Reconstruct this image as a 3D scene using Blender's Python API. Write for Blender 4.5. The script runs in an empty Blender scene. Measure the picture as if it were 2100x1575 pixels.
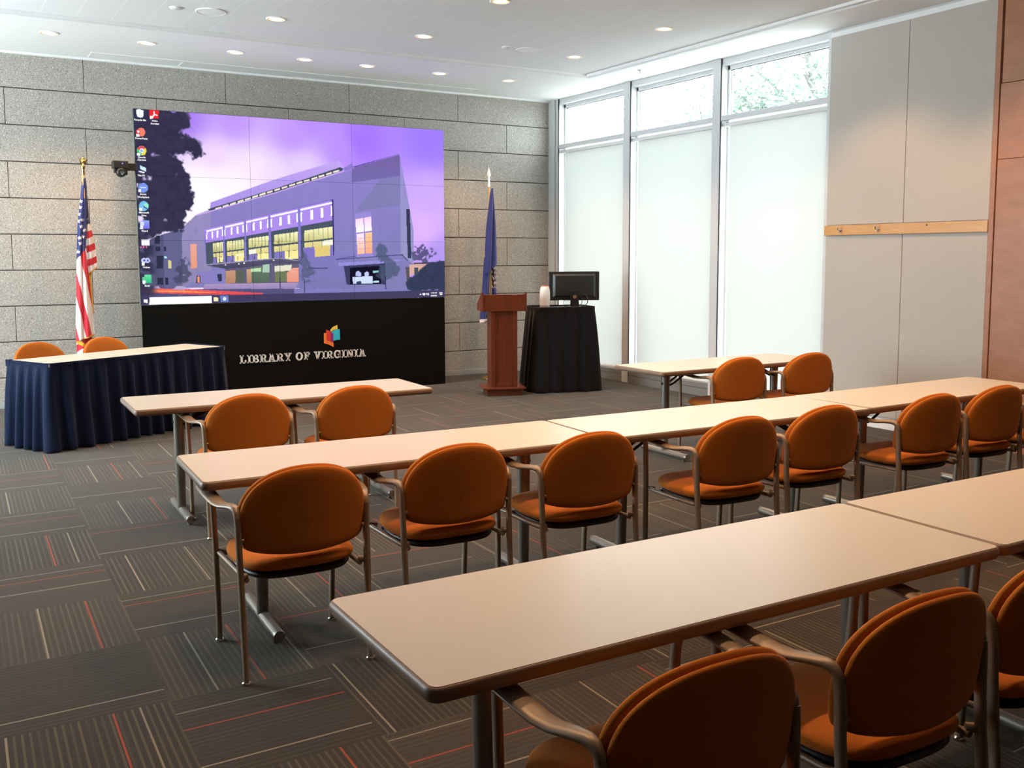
import bpy, math, random
import numpy as np
from mathutils import Vector, Matrix
random.seed(7); rng = np.random.RandomState(7)
R = math.radians
scene = bpy.context.scene

# ------------------------------------------------------------------ camera, world, exposure
FPX, CYPX, YAW, PITCH, ROLL, EYE = 1996.3, 719.4, 30.867, 5.6165, -0.154, 1.631
cam = bpy.data.cameras.new('camera')
cam_ob = bpy.data.objects.new('camera', cam); scene.collection.objects.link(cam_ob)
cam.sensor_fit = 'HORIZONTAL'; cam.sensor_width = 36.0
cam.lens = FPX / 2100 * 36.0
cam.shift_y = -(787.5 - CYPX) / 2100
cam.clip_start = 0.05; cam.clip_end = 200
_a, _b, _c = R(YAW), R(PITCH), R(ROLL)
fw = Vector((math.sin(_a)*math.cos(_b), math.cos(_a)*math.cos(_b), -math.sin(_b)))
r0 = Vector((math.cos(_a), -math.sin(_a), 0)); u0 = r0.cross(fw)
rt = math.cos(_c)*r0 + math.sin(_c)*u0; up = -math.sin(_c)*r0 + math.cos(_c)*u0
M = Matrix((rt, up, -fw)).transposed().to_4x4(); M.translation = Vector((0, 0, EYE))
cam_ob.matrix_world = M
scene.camera = cam_ob

scene.view_settings.view_transform = 'Standard'
scene.view_settings.look = 'None'
scene.view_settings.exposure = 0.14
scene.view_settings.gamma = 1.0
scene.view_settings.use_curve_mapping = False

SKY = 17.0
world = bpy.data.worlds.new('daylight_sky'); scene.world = world; world.use_nodes = True
bg = world.node_tree.nodes['Background']
bg.inputs[0].default_value = (0.84, 0.93, 1.0, 1); bg.inputs[1].default_value = SKY
SPOT_W = 92.0            # each ceiling downlight
SPOT_COL = (1.0, 0.61, 0.32)

# room dimensions (metres)
D, W, C = 11.71, 7.61, 3.774
XL, YB = -3.0, -4.0

# ------------------------------------------------------------------ helpers
COL = scene.collection
def lin(r, g, b):
    f = lambda c: (c/255/12.92) if c/255 <= .04045 else ((c/255+.055)/1.055)**2.4
    return (f(r), f(g), f(b), 1)

class MB:
    def __init__(s): s.v=[]; s.f=[]; s.m=[]; s.s=[]
    def add(s, vs, fs, mi=0, smooth=False):
        n=len(s.v); s.v.extend([tuple(v) for v in vs])
        for f in fs: s.f.append(tuple(i+n for i in f)); s.m.append(mi); s.s.append(smooth)
        return s
    def box(s, x0,x1,y0,y1,z0,z1, mi=0, mat=None):
        vs=[(x,y,z) for z in (z0,z1) for y in (y0,y1) for x in (x0,x1)]
        if mat is not None: vs=[mat@Vector(v) for v in vs]
        return s.add(vs,[(0,2,3,1),(4,5,7,6),(0,1,5,4),(2,6,7,3),(0,4,6,2),(1,3,7,5)],mi)
    def tube(s, pts, r, n=12, mi=0, caps=True, flat=None):
        """pts list of Vector; r float or list or list of (ra, rb); elliptic section ra sideways, rb vertical"""
        pts=[Vector(p) for p in pts]; k=len(pts); rings=[]
        up0=Vector((0,0,1))
        for i,p in enumerate(pts):
            t=(pts[min(i+1,k-1)]-pts[max(i-1,0)]).normalized()
            if i==0:
                ref=up0 if abs(t.dot(up0))<.9 else Vector((0,1,0))
                a=t.cross(ref).normalized()
            else:
                a=(a-t*a.dot(t)).normalized()
            b=a.cross(t).normalized()
            rr=r[i] if isinstance(r,(list,tuple)) and len(r)==k else r
            ra,rb=rr if isinstance(rr,(tuple,list)) else (rr,rr)
            rings.append([p+a*(ra*math.cos(2*math.pi*j/n))+b*(rb*math.sin(2*math.pi*j/n)) for j in range(n)])
        vs=[v for ring in rings for v in ring]; fs=[]
        for i in range(k-1):
            for j in range(n):
                a0=i*n+j; a1=i*n+(j+1)%n
                fs.append((a0,a1,a1+n,a0+n))
        s.add(vs,fs,mi,True)
        if caps:
            s.add(rings[0],[tuple(range(n))[::-1]],mi); s.add(rings[-1],[tuple(range(n))],mi)
        return s
    def lathe(s, prof, c=(0,0,0), n=32, mi=0, smooth=True):
        vs=[];k=len(prof)
        for (r,z) in prof:
            for j in range(n):
                a=2*math.pi*j/n; vs.append((c[0]+r*math.cos(a),c[1]+r*math.sin(a),c[2]+z))
        fs=[(i*n+j,i*n+(j+1)%n,(i+1)*n+(j+1)%n,(i+1)*n+j) for i in range(k-1) for j in range(n)]
        return s.add(vs,fs,mi,smooth)
    def sphere(s,c,r,n=16,m=10,mi=0,sc=(1,1,1)):
        prof=[]
        vs=[]
        for i in range(m+1):
            th=math.pi*i/m
            for j in range(n):
                a=2*math.pi*j/n
                vs.append((c[0]+sc[0]*r*math.sin(th)*math.cos(a),c[1]+sc[1]*r*math.sin(th)*math.sin(a),c[2]+sc[2]*r*math.cos(th)))
        fs=[(i*n+j,(i+1)*n+j,(i+1)*n+(j+1)%n,i*n+(j+1)%n) for i in range(m) for j in range(n)]
        return s.add(vs,fs,mi,True)
    def grid(s, rows, mi=0, closed=False, smooth=True):
        k=len(rows); n=len(rows[0]); vs=[v for r in rows for v in r]; fs=[]
        for i in range(k-1):
            for j in range(n if closed else n-1):
                a0=i*n+j; a1=i*n+(j+1)%n
                fs.append((a0,a1,a1+n,a0+n))
        return s.add(vs,fs,mi,smooth)
    def poly(s, pts, mi=0): return s.add(pts,[tuple(range(len(pts)))],mi)
    def prism_xz(s, pts, y0, y1, mi=0):
        n=len(pts)
        s.add([(x,y0,z) for x,z in pts]+[(x,y1,z) for x,z in pts],
              [tuple(range(n)),tuple(range(2*n-1,n-1,-1))]+[(i,i+n,(i+1)%n+n,(i+1)%n) for i in range(n)],mi)
        return s
    def build(s, name, mats, parent=None, bevel=0, segs=2, fixn=True):
        me=bpy.data.meshes.new(name); me.from_pydata(s.v,[],s.f)
        mats=mats if isinstance(mats,(list,tuple)) else [mats]
        for m in mats: me.materials.append(m)
        me.polygons.foreach_set('material_index',s.m); me.polygons.foreach_set('use_smooth',s.s)
        me.update()
        if fixn:
            import bmesh
            bm=bmesh.new(); bm.from_mesh(me); bmesh.ops.recalc_face_normals(bm,faces=bm.faces); bm.to_mesh(me); bm.free()
        o=bpy.data.objects.new(name,me); COL.objects.link(o)
        if parent is not None: o.parent=parent
        if bevel:
            b=o.modifiers.new('bevel','BEVEL'); b.width=bevel; b.segments=segs; b.limit_method='ANGLE'; b.angle_limit=R(40)
        return o

def tag(o,label,cat,group=None,kind=None):
    if label: o['label']=label
    if cat: o['category']=cat
    if group: o['group']=group
    if kind: o['kind']=kind
    return o
def thing(name,label,cat,loc=(0,0,0),rz=0,group=None):
    o=bpy.data.objects.new(name,None); COL.objects.link(o); o.empty_display_size=.1
    o.location=loc; o.rotation_euler=(0,0,rz); return tag(o,label,cat,group)
def struct(o): o['kind']='structure'; return o
def kids(o): return [c for c in bpy.data.objects if c.parent==o]
def copy_tree(o,parent=None):
    c=o.copy(); COL.objects.link(c)
    if parent is not None: c.parent=parent
    for ch in kids(o): copy_tree(ch,c)
    return c

# ------------------------------------------------------------------ materials
def mat(name,col,rough=.5,metal=0,**kw):
    m=bpy.data.materials.new(name); m.use_nodes=True
    p=m.node_tree.nodes['Principled BSDF']
    if len(col)==3: col=(*col,1)
    p.inputs['Base Color'].default_value=col; p.inputs['Roughness'].default_value=rough; p.inputs['Metallic'].default_value=metal
    for k,v in kw.items(): p.inputs[k.replace('_',' ')].default_value=v
    return m
class NT:
    def __init__(s,m): s.t=m.node_tree; s.p=s.t.nodes.get('Principled BSDF')
    def n(s,t,**kw):
        x=s.t.nodes.new(t)
        for k,v in kw.items(): setattr(x,k,v)
        return x
    def l(s,a,b): s.t.links.new(a,b)
    def math(s,op,a,b=None,c=None,clamp=False):
        x=s.n('ShaderNodeMath',operation=op,use_clamp=clamp)
        for i,v in enumerate((a,b,c)):
            if v is None: continue
            if isinstance(v,(int,float)): x.inputs[i].default_value=v
            else: s.l(v,x.inputs[i])
        return x.outputs[0]
    def mix(s,f,a,b,blend='MIX'):
        x=s.n('ShaderNodeMix',data_type='RGBA',blend_type=blend)
        for i,v in ((0,f),(6,a),(7,b)):
            if isinstance(v,(int,float)): x.inputs[i].default_value=v
            elif isinstance(v,tuple): x.inputs[i].default_value=v if len(v)==4 else (*v,1)
            else: s.l(v,x.inputs[i])
        return x.outputs[2]
    def obj(s): return s.n('ShaderNodeTexCoord').outputs['Object']
    def noise(s,vec,scale,detail=3,rough=.5):
        x=s.n('ShaderNodeTexNoise'); x.inputs['Scale'].default_value=scale; x.inputs['Detail'].default_value=detail; x.inputs['Roughness'].default_value=rough
        s.l(vec,x.inputs['Vector']); return x.outputs[0]
    def ramp(s,f,stops):
        x=s.n('ShaderNodeValToRGB'); e=x.color_ramp.elements
        while len(e)<len(stops): e.new(.5)
        for el,(p,c) in zip(e,stops): el.position=p; el.color=c if len(c)==4 else (*c,1)
        s.l(f,x.inputs[0]); return x.outputs[0]
    def bump(s,h,strength=.3,dist=.01):
        x=s.n('ShaderNodeBump'); x.inputs['Strength'].default_value=strength; x.inputs['Distance'].default_value=dist
        s.l(h,x.inputs['Height']); s.l(x.outputs[0],s.p.inputs['Normal'])
    def scale(s,vec,v):
        x=s.n('ShaderNodeMapping'); x.inputs['Scale'].default_value=v; s.l(vec,x.inputs['Vector']); return x.outputs[0]

def fabric(name,col,sheen=.25,scale=420):
    m=mat(name,col,.95); t=NT(m); o=t.obj(); nz=t.noise(o,scale,2)
    t.l(t.mix(nz,tuple(c*.86 for c in col[:3]),tuple(min(1,c*1.12) for c in col[:3])),t.p.inputs['Base Color'])
    t.p.inputs['Sheen Weight'].default_value=sheen; t.p.inputs['Sheen Roughness'].default_value=.45
    t.p.inputs['Specular IOR Level'].default_value=.15
    t.bump(nz,.25,.002); return m
M_ORANGE=fabric('orange_upholstery',(.50,.148,.020),.05)
M_TAUPE=mat('taupe_metal_paint',(.27,.195,.135),.38,.25)
M_BLACK=mat('black_plastic',(.012,.012,.013),.45)
M_BLACKMET=mat('black_steel',(.015,.015,.016),.35,.6)
M_CHROME=mat('chrome',(.75,.74,.72),.18,1)
M_GREYMET=mat('grey_steel_tube',(.215,.19,.165),.32,.5)
M_EDGE=mat('brown_edge_band',(.20,.135,.095),.42)
M_UNDER=mat('table_backing',(.05,.04,.032),.7)
# laminate
M_LAM=mat('beige_laminate',(.52,.43,.345),.34); t=NT(M_LAM); nz=t.noise(t.obj(),900,2)
t.l(t.mix(nz,(.575,.515,.435),(.655,.59,.505)),t.p.inputs['Base Color'])
nz2=t.noise(t.obj(),3,2); t.l(t.math('MULTIPLY_ADD',nz2,.05,.30),t.p.inputs['Roughness'])
M_WHITE=mat('white_ceiling_paint',(.86,.86,.85),.8)
M_GYP=mat('white_gypsum',(.88,.88,.87),.75)
M_ALU=mat('silver_window_frame',(.66,.665,.67),.45,.1)
M_GASKET=mat('black_gasket',(.01,.01,.01),.6)
M_CURB=mat('grey_sill_metal',(.23,.225,.22),.5,.2)
M_WHITEPL=mat('white_plastic',(.78,.77,.76),.4)
M_BASEB=mat('grey_base_trim',(.36,.37,.36),.6)

# stone
M_STONE=mat('exposed_aggregate_stone',(.33,.31,.28),.9); t=NT(M_STONE); o=t.obj()
n1=t.noise(o,80,5,.7); n2=t.noise(o,2.2,2); 
v=t.n('ShaderNodeTexVoronoi'); v.inputs['Scale'].default_value=88; t.l(o,v.inputs['Vector'])
wn=t.n('ShaderNodeTexWhiteNoise',noise_dimensions='3D'); t.l(v.outputs['Position'],wn.inputs['Vector'])
base=t.ramp(n1,[(.31,(.11,.10,.09)),(.43,(.33,.305,.27)),(.58,(.43,.40,.36)),(.72,(.66,.64,.60))])
c2=t.mix(t.math('MULTIPLY',t.math('GREATER_THAN',wn.outputs['Value'],.93),t.math('LESS_THAN',v.outputs['Distance'],.42)),base,(.72,.71,.68))
c3=t.mix(t.math('MULTIPLY',t.math('LESS_THAN',wn.outputs['Value'],.07),t.math('LESS_THAN',v.outputs['Distance'],.36)),c2,(.06,.055,.05))
c4=t.mix(t.math('MULTIPLY',n2,.35),c3,(.45,.40,.35)); t.l(c4,t.p.inputs['Base Color'])
t.bump(t.math('ADD',n1,v.outputs['Distance']),.5,.006)
M_JOINT=mat('dark_mortar',(.05,.045,.04),.95)

# carpet
M_CARPET=mat('striped_carpet_tile',(.06,.05,.04),.97); t=NT(M_CARPET)
t.p.inputs['Specular IOR Level'].default_value=.2
t.p.inputs['Sheen Weight'].default_value=.10; t.p.inputs['Sheen Roughness'].default_value=.5
sx=t.n('ShaderNodeSeparateXYZ'); t.l(t.obj(),sx.inputs[0]); X,Y=sx.outputs[0],sx.outputs[1]
u=t.math('DIVIDE',t.math('SUBTRACT',X,t.math('MULTIPLY_ADD',t.math('SUBTRACT',Y,3.6),.0215,.68)),.585)
vv=t.math('DIVIDE',t.math('SUBTRACT',Y,3.605),.648)
i=t.math('FLOOR',u); j=t.math('FLOOR',vv); fu=t.math('FRACT',u); fv=t.math('FRACT',vv)
par=t.math('MODULO',t.math('ADD',t.math('ADD',i,j),100),2.0)      # 0: stripes run along Y
par=t.math('GREATER_THAN',par,.5)
w_=t.math('ADD',t.math('MULTIPLY',fu,t.math('SUBTRACT',1,par)),t.math('MULTIPLY',fv,par))
cb=t.n('ShaderNodeCombineXYZ'); t.l(i,cb.inputs[0]); t.l(j,cb.inputs[1])
wt=t.n('ShaderNodeTexWhiteNoise',noise_dimensions='3D'); t.l(cb.outputs[0],wt.inputs['Vector'])
sc=t.n('ShaderNodeSeparateColor'); t.l(wt.outputs['Color'],sc.inputs[0]); ra,rb,rc=sc.outputs
idx=t.math('FLOOR',t.math('MULTIPLY',w_,23.0))
cb2=t.n('ShaderNodeCombineXYZ'); t.l(idx,cb2.inputs[0]); t.l(wt.outputs['Value'],cb2.inputs[1])
ws=t.n('ShaderNodeTexWhiteNoise',noise_dimensions='3D'); t.l(cb2.outputs[0],ws.inputs['Vector'])
alt=t.math('GREATER_THAN',t.math('FRACT',t.math('MULTIPLY',w_,23.0)),.66)
strip=t.math('MULTIPLY',alt,t.math('MULTIPLY_ADD',ws.outputs['Value'],.75,.25))
strip=t.math('MULTIPLY',strip,t.math('SUBTRACT',1.0,t.math('MULTIPLY',par,.62)))
dark=t.mix(rc,(.0225,.0175,.0115),(.034,.0265,.0185))
dark=t.mix(t.math('MULTIPLY',wt.outputs['Value'],.55),dark,(.050,.0385,.029))
colr=t.mix(strip,dark,(.085,.068,.041))
def accent(prev,pos,col,halfw,gate=None):
    g=t.math('LESS_THAN',t.math('ABSOLUTE',t.math('SUBTRACT',w_,pos)),halfw)
    if gate is not None: g=t.math('MULTIPLY',g,gate)
    return t.mix(t.math('MULTIPLY',g,.85),prev,col)
colr=accent(colr,t.math('MULTIPLY_ADD',ra,.40,.06),(.25,.215,.155),.0065)
colr=accent(colr,t.math('MULTIPLY_ADD',rb,.34,.58),(.31,.05,.02),.0065,t.math('GREATER_THAN',rc,.30))
colr=accent(colr,t.math('MULTIPLY_ADD',rc,.25,.72),(.22,.19,.135),.006,t.math('LESS_THAN',rb,.45))
fine=t.noise(t.obj(),260,3,.7)
colr=t.mix(1.0,colr,t.mix(fine,(.35,.35,.35),(1.65,1.65,1.65)),'MULTIPLY')
t.l(colr,t.p.inputs['Base Color']); t.bump(fine,.35,.004)

# acoustic ceiling tile
M_TILE=mat('acoustic_ceiling_tile',(.70,.70,.69),.9); t=NT(M_TILE)
sx=t.n('ShaderNodeSeparateXYZ'); t.l(t.obj(),sx.inputs[0])
fx=t.math('FRACT',t.math('DIVIDE',t.math('SUBTRACT',sx.outputs[0],1.27),.295))
ix=t.math('FLOOR',t.math('DIVIDE',t.math('SUBTRACT',sx.outputs[0],1.27),.295))
fy=t.math('FRACT',t.math('ADD',t.math('DIVIDE',sx.outputs[1],1.18),t.math('MULTIPLY',t.math('MODULO',t.math('ADD',ix,100),2.0),.5)))
jl=t.math('MAXIMUM',t.math('LESS_THAN',fx,.022),t.math('MULTIPLY',t.math('LESS_THAN',fy,.005),.7))
nz=t.noise(t.obj(),160,4,.7)
cc=t.mix(nz,(.70,.70,.695),(.86,.86,.85)); t.l(t.mix(t.math('MULTIPLY',jl,.7),cc,(.93,.93,.92)),t.p.inputs['Base Color'])
t.bump(t.math('SUBTRACT',nz,jl),.3,.004)

def wood(name,c1,c2,rough=.35,sc=(2.2,2.2,14),axis=2,ns=3.5):
    m=mat(name,c1,rough); t=NT(m); o=t.scale(t.obj(),sc); n1=t.noise(o,ns,6,.6)
    t.l(t.ramp(n1,[(.3,c1),(.7,c2)]),t.p.inputs['Base Color']); t.bump(n1,.05,.002); return m
M_CHERRY=wood('cherry_veneer',(.095,.019,.007),(.14,.029,.011),.32,(14,14,.8))
M_MAPLE=wood('reddish_maple_panel',(.33,.125,.052),(.41,.165,.073),.42,(3,1.5,3.5))
M_RAIL=wood('golden_oak_rail',(.56,.29,.095),(.66,.37,.14),.4,(3,2,30))
M_DARKW=wood('dark_walnut_wall',(.07,.035,.02),(.10,.05,.03),.5,(3,1.5,3.5))
M_PANEL=fabric('beige_grey_wall_fabric',(.52,.475,.43),.08,300)
M_WALLP=mat('off_white_wall_paint',(.62,.60,.57),.85)
M_NAVY=fabric('navy_skirt_cloth',(.006,.011,.032),.06,300)
M_BLKCLOTH=fabric('black_skirt_cloth',(.006,.006,.008),.10,300)
# roller blind cloth: translucent
M_BLIND=bpy.data.materials.new('white_blind_cloth'); M_BLIND.use_nodes=True; nt=M_BLIND.node_tree; nt.nodes.clear()
out=nt.nodes.new('ShaderNodeOutputMaterial'); mx=nt.nodes.new('ShaderNodeMixShader'); d1=nt.nodes.new('ShaderNodeBsdfDiffuse'); tr=nt.nodes.new('ShaderNodeBsdfTranslucent')
d1.inputs[0].default_value=(.74,.735,.70,1); tr.inputs[0].default_value=(.30,.305,.29,1); mx.inputs[0].default_value=.5
wv=nt.nodes.new('ShaderNodeTexNoise'); wv.inputs['Scale'].default_value=1.2
mxc=nt.nodes.new('ShaderNodeMix'); mxc.data_type='RGBA'; mxc.inputs[6].default_value=(.141,.140,.134,1); mxc.inputs[7].default_value=(.153,.152,.145,1)
tc=nt.nodes.new('ShaderNodeTexCoord'); nt.links.new(tc.outputs['Object'],wv.inputs['Vector']); nt.links.new(wv.outputs[0],mxc.inputs[0]); nt.links.new(mxc.outputs[2],tr.inputs[0])
nt.links.new(d1.outputs[0],mx.inputs[1]); nt.links.new(tr.outputs[0],mx.inputs[2]); nt.links.new(mx.outputs[0],out.inputs[0])
# window glass: clear pane with a fresnel reflection
M_GLASS=bpy.data.materials.new('clear_window_glass'); M_GLASS.use_nodes=True; nt=M_GLASS.node_tree; nt.nodes.clear()
out=nt.nodes.new('ShaderNodeOutputMaterial'); mx=nt.nodes.new('ShaderNodeMixShader'); tp=nt.nodes.new('ShaderNodeBsdfTransparent'); gl=nt.nodes.new('ShaderNodeBsdfGlossy'); fr=nt.nodes.new('ShaderNodeLayerWeight'); fr.inputs[0].default_value=.12; fm=nt.nodes.new('ShaderNodeMath'); fm.operation='MULTIPLY_ADD'; fm.inputs[1].default_value=.35; fm.inputs[2].default_value=.02
tp.inputs[0].default_value=(.93,.96,.95,1); gl.inputs['Roughness'].default_value=.02
nt.links.new(fr.outputs['Facing'],fm.inputs[0]); nt.links.new(fm.outputs[0],mx.inputs[0]); nt.links.new(tp.outputs[0],mx.inputs[1]); nt.links.new(gl.outputs[0],mx.inputs[2]); nt.links.new(mx.outputs[0],out.inputs[0])
def emis(name,col,st):
    m=bpy.data.materials.new(name); m.use_nodes=True; nt=m.node_tree; nt.nodes.clear()
    o=nt.nodes.new('ShaderNodeOutputMaterial'); e=nt.nodes.new('ShaderNodeEmission'); e.inputs[0].default_value=(*col[:3],1); e.inputs[1].default_value=st
    nt.links.new(e.outputs[0],o.inputs[0]); return m
M_LENS=emis('lamp_lens_glow',(1,.80,.55),5.0)
M_REFL=emis('lamp_reflector_glow',(1,.50,.20),1.5)  # emission stands in for lamp light falling on the reflector ring
def vcol(name,emission=False,rough=.85,strength=1.0):
    m=bpy.data.materials.new(name); m.use_nodes=True; nt=m.node_tree; p=nt.nodes['Principled BSDF']
    a=nt.nodes.new('ShaderNodeVertexColor'); a.layer_name='Col'
    if emission:
        nt.nodes.remove(p); e=nt.nodes.new('ShaderNodeEmission'); e.inputs[1].default_value=strength
        nt.links.new(a.outputs[0],e.inputs[0]); nt.links.new(e.outputs[0],nt.nodes['Material Output'].inputs[0])
    else:
        nt.links.new(a.outputs[0],p.inputs['Base Color']); p.inputs['Roughness'].default_value=rough
        p.inputs['Sheen Weight'].default_value=.2
    return m

# ================================================================== STRUCTURE
struct(MB().box(XL-.3,W+.3,YB-.2,D+.3,-.1,0).build('floor',M_CARPET))
# ceiling : tile field recessed behind a gypsum border
XS,YS=6.98,9.87
m=MB(); m.box(XL-.2,XS-.05,YB-.2,YS-.04,C+.02,C+.12,0); m.box(XL-.2,W+.3,YS+.04,D+.3,C,C+.12,1); m.box(XS+.05,W+.3,YB-.2,YS+.04,C,C+.12,1)
m.box(XL-.2,XS+.05,YS-.04,YS+.04,C+.035,C+.12,1); m.box(XS-.05,XS+.05,YB-.2,YS-.04,C+.035,C+.12,1)
struct(m.build('ceiling',[M_TILE,M_GYP]))
m=MB(); m.box(XL,XS+.05,YS+.022,YS+.045,C-.012,C+.035); m.box(XL,XS-.03,YS-.045,YS-.025,C-.004,C+.035)
m.box(XS+.03,XS+.05,YB,YS+.02,C-.012,C+.035); m.box(XS-.05,XS-.03,YB,YS-.04,C-.006,C+.035); m.box(XS-.012,XS-.004,YB,YS,C-.002,C+.035); m.box(XS+.008,XS+.014,YB,YS,C-.002,C+.035)
struct(m.build('trim_1',M_GYP,bevel=.002))
# service panel frame in the front border
m=MB()
for (x0,x1,y0,y1) in [(1.60,6.3,11.30,11.312),(1.60,1.62,11.31,11.6),(2.55,2.57,11.4,11.6),(6.28,6.3,11.31,11.6)]: m.box(x0,x1,y0,y1,C-.006,C)
m.box(XL,W,D-.05,D,C-.02,C)
struct(m.build('trim_2',M_GYP))

# stone wall : real slabs with open joints
JZ0,JH,JX,JW,GAP=3.4054,.3843,1.566,1.5345,.0055
m=MB(); m.box(XL-.2,W+.02,D+.008,D+.25,0,C+.05,1)
zs=[C]+[JZ0-k*JH for k in range(9)]+[.06]
for r in range(len(zs)-1):
    zt,zb=zs[r]-(GAP if r else 0),zs[r+1]+GAP
    off=JX+(0 if r%2==0 else JW*.49)
    k0=int(math.floor((XL-off)/JW))
    for k in range(k0,k0+12):
        x0=max(XL,off+k*JW+GAP*.55); x1=min(W+.02,off+(k+1)*JW-GAP*.55)
        if x1-x0>.02: m.box(x0,x1,D,D+.03,zb,zt,0)
struct(m.build('wall_front',[M_STONE,M_JOINT],bevel=.0025,segs=1))
struct(MB().box(XL,W,D-.012,D,0,.072).build('baseboard_front',M_BASEB,bevel=.002))
for (x,z,r) in [(.955,1.842,.018),(.93,3.54,.016)]:
    pass

# right wall: window bays then panelled wall
MUL=[(11.46,11.60),(9.842,9.983),(8.223,8.357),(6.68,6.73)]
m=MB()
m.box(W+.0,W+.25,YB-.2,6.68,0,C+.05)
struct(m.build('wall_right',M_WALLP))
m=MB(); m.box(W-.005,W+.16,11.60,D,0,C,0)
struct(m.build('wall_corner',M_BASEB)) if False else struct(m.build('trim_3',M_ALU,bevel=.003))
for k,(y0,y1) in enumerate(MUL):
    m=MB(); m.box(W,W+.16,y0,y1,0,C,0)
    if k in (0,1,2): m.box(W-.002,W+.012,y0-.004,y0+.009,0,C,1)
    if k==0:
        m.box(W-.012,W,11.55,11.60,0,C,0); m.box(W-.004,W+.001,11.530,11.536,0,C,1)
    struct(m.build('trim_%d'%(k+4),[M_ALU,M_GASKET],bevel=.002))
GX=W+.13
for k in range(3):
    ya,yb=MUL[k+1][1],MUL[k][0]
    w=bpy.data.objects.new('window_%d'%(k+1),None); COL.objects.link(w); w.location=(W,(ya+yb)/2,0); struct(w)
    cy=(ya+yb)/2; hw=(yb-ya)/2
    f=MB()
    f.box(.02,.16,-hw,hw,3.705,C); f.box(.0,.15,-hw,hw,3.10,3.155); f.box(.09,.15,-hw,hw,.16,.20)
    for s_ in (-1,1): f.box(.10,.15,s_*hw-(.03 if s_>0 else 0),s_*hw+(.03 if s_<0 else 0),.16,3.71)
    f.box(.10,.15,-hw,hw,3.66,3.705)
    f.box(.118,.125,-hw+.03,hw-.03,3.650,3.660,1); f.box(.118,.125,hw-.042,hw-.034,3.155,3.66,1)
    f.build('window_frame',[M_ALU,M_CURB],w,bevel=.002)
    MB().box(.125,.131,-hw+.03,hw-.03,3.155,3.665).build('upper_pane',M_GLASS,w)
    MB().box(.125,.131,-hw+.03,hw-.03,.20,3.10).build('lower_pane',M_GLASS,w)
    s=MB(); s.box(-.004,.16,-hw,hw,.0,.09); s.box(0,.16,-hw,hw,.096,.155); s.build('sill',M_CURB,w,bevel=.003)
    # roller blind hanging in the bay
    names=['farthest window bay, beside the stone wall corner','middle window bay','nearest window bay, next to the fabric panels']
    b=thing('roller_blind','white roller blind lowered in the '+names[k],'blind',(W,cy,0),0,'roller blinds over the tall windows')
    c=MB(); c.box(.025,.095,-hw+.012,hw-.012,3.035,3.078); c.build('cassette',M_WHITEPL,b,bevel=.006)
    rows=[]
    for zz in np.linspace(3.04,.185,24):
        rows.append([(.062+.0015*math.sin(3*zz+yy*2),yy,zz) for yy in np.linspace(-hw+.012,hw-.085,12)])
    g=MB().grid(rows); fo=g.build('blind_cloth',M_BLIND,b,fixn=False)
    MB().box(.050,.075,-hw+.012,hw-.085,.160,.186).build('bottom_bar',M_WHITEPL,b,bevel=.004)

# chain rail, fabric panels and wood panelling on the right wall
def panel(y0,y1,z0,z1,lab,grp='fabric wall panels beside the windows'):
    o=MB().box(W-.028,W-.001,y0,y1,z0,z1).build('fabric_wall_panel',M_PANEL,bevel=.004); o.name='fabric_wall_panel'
    return tag(o,lab,'wall panel',grp)
panel(5.797,6.675,1.913,3.70,'upper fabric panel right beside the nearest window, above the wooden rail')
panel(4.965,5.793,1.913,3.70,'upper fabric panel against the wood veneer, above the wooden rail')
panel(5.797,6.675,.115,1.81,'lower fabric panel right beside the nearest window, under the wooden rail')
panel(4.965,5.793,.115,1.81,'lower fabric panel against the wood veneer, under the wooden rail')
struct(MB().box(W-.03,W,4.96,6.68,3.70,C-.025).build('trim_8',M_GYP,bevel=.003))
m=MB().box(W-.018,W,4.96,6.68,0,.100); struct(m.build('baseboard_right',M_WHITE,bevel=.004))
rail=thing('coat_rail','golden wooden rail with small metal hooks across the fabric panels','rail',(W,5.82,1.86))
MB().box(-.045,-.001,-.86,.865,-.048,.048).build('board',M_RAIL,rail,bevel=.003)
for yy in (.66,.226):
    h=MB(); h.lathe([(0,0),(.014,0),(.014,.004),(.007,.006),(.007,.02)],(0,0,0),14)
    pts=[(-.05,yy,.0),(-.075,yy,-.004),(-.088,yy,.006),(-.09,yy,.022)]
    h=MB().tube(pts,.006,10); h.sphere((-.09,yy,.026),.010,12,8); h.tube([(-.045,yy,0),(-.052,yy,0)],.015,14); h.tube([(-.05,yy,-.008),(-.068,yy,-.024),(-.078,yy,-.018)],.005,8)
    h.build('hook',M_CHROME,rail)
h=MB().tube([(-.045,-.286,.025),(-.05,-.286,.025)],.007,10); h.build('screw',M_BLACKMET,rail)
def wp(y0,y1,z0,z1,lab,x=.035):
    o=MB().box(W-x,W-.001,y0,y1,z0,z1).build('wood_wall_panel',M_MAPLE,bevel=.0025)
    return tag(o,lab,'wood panel','wood veneer panels on the right wall')
struct(MB().box(W-.040,W,4.912,4.958,0,C).build('trim_9',M_MAPLE,bevel=.003))
wp(1.2,4.905,0,2.398,'tallest wood veneer panel, standing on the carpet at the right')
wp(1.2,4.905,2.401,3.008,'middle band of wood veneer on the right wall',.0345)
wp(1.2,4.895,3.012,C,'top wood veneer panel with a dark gap along its edge',.034)

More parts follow.
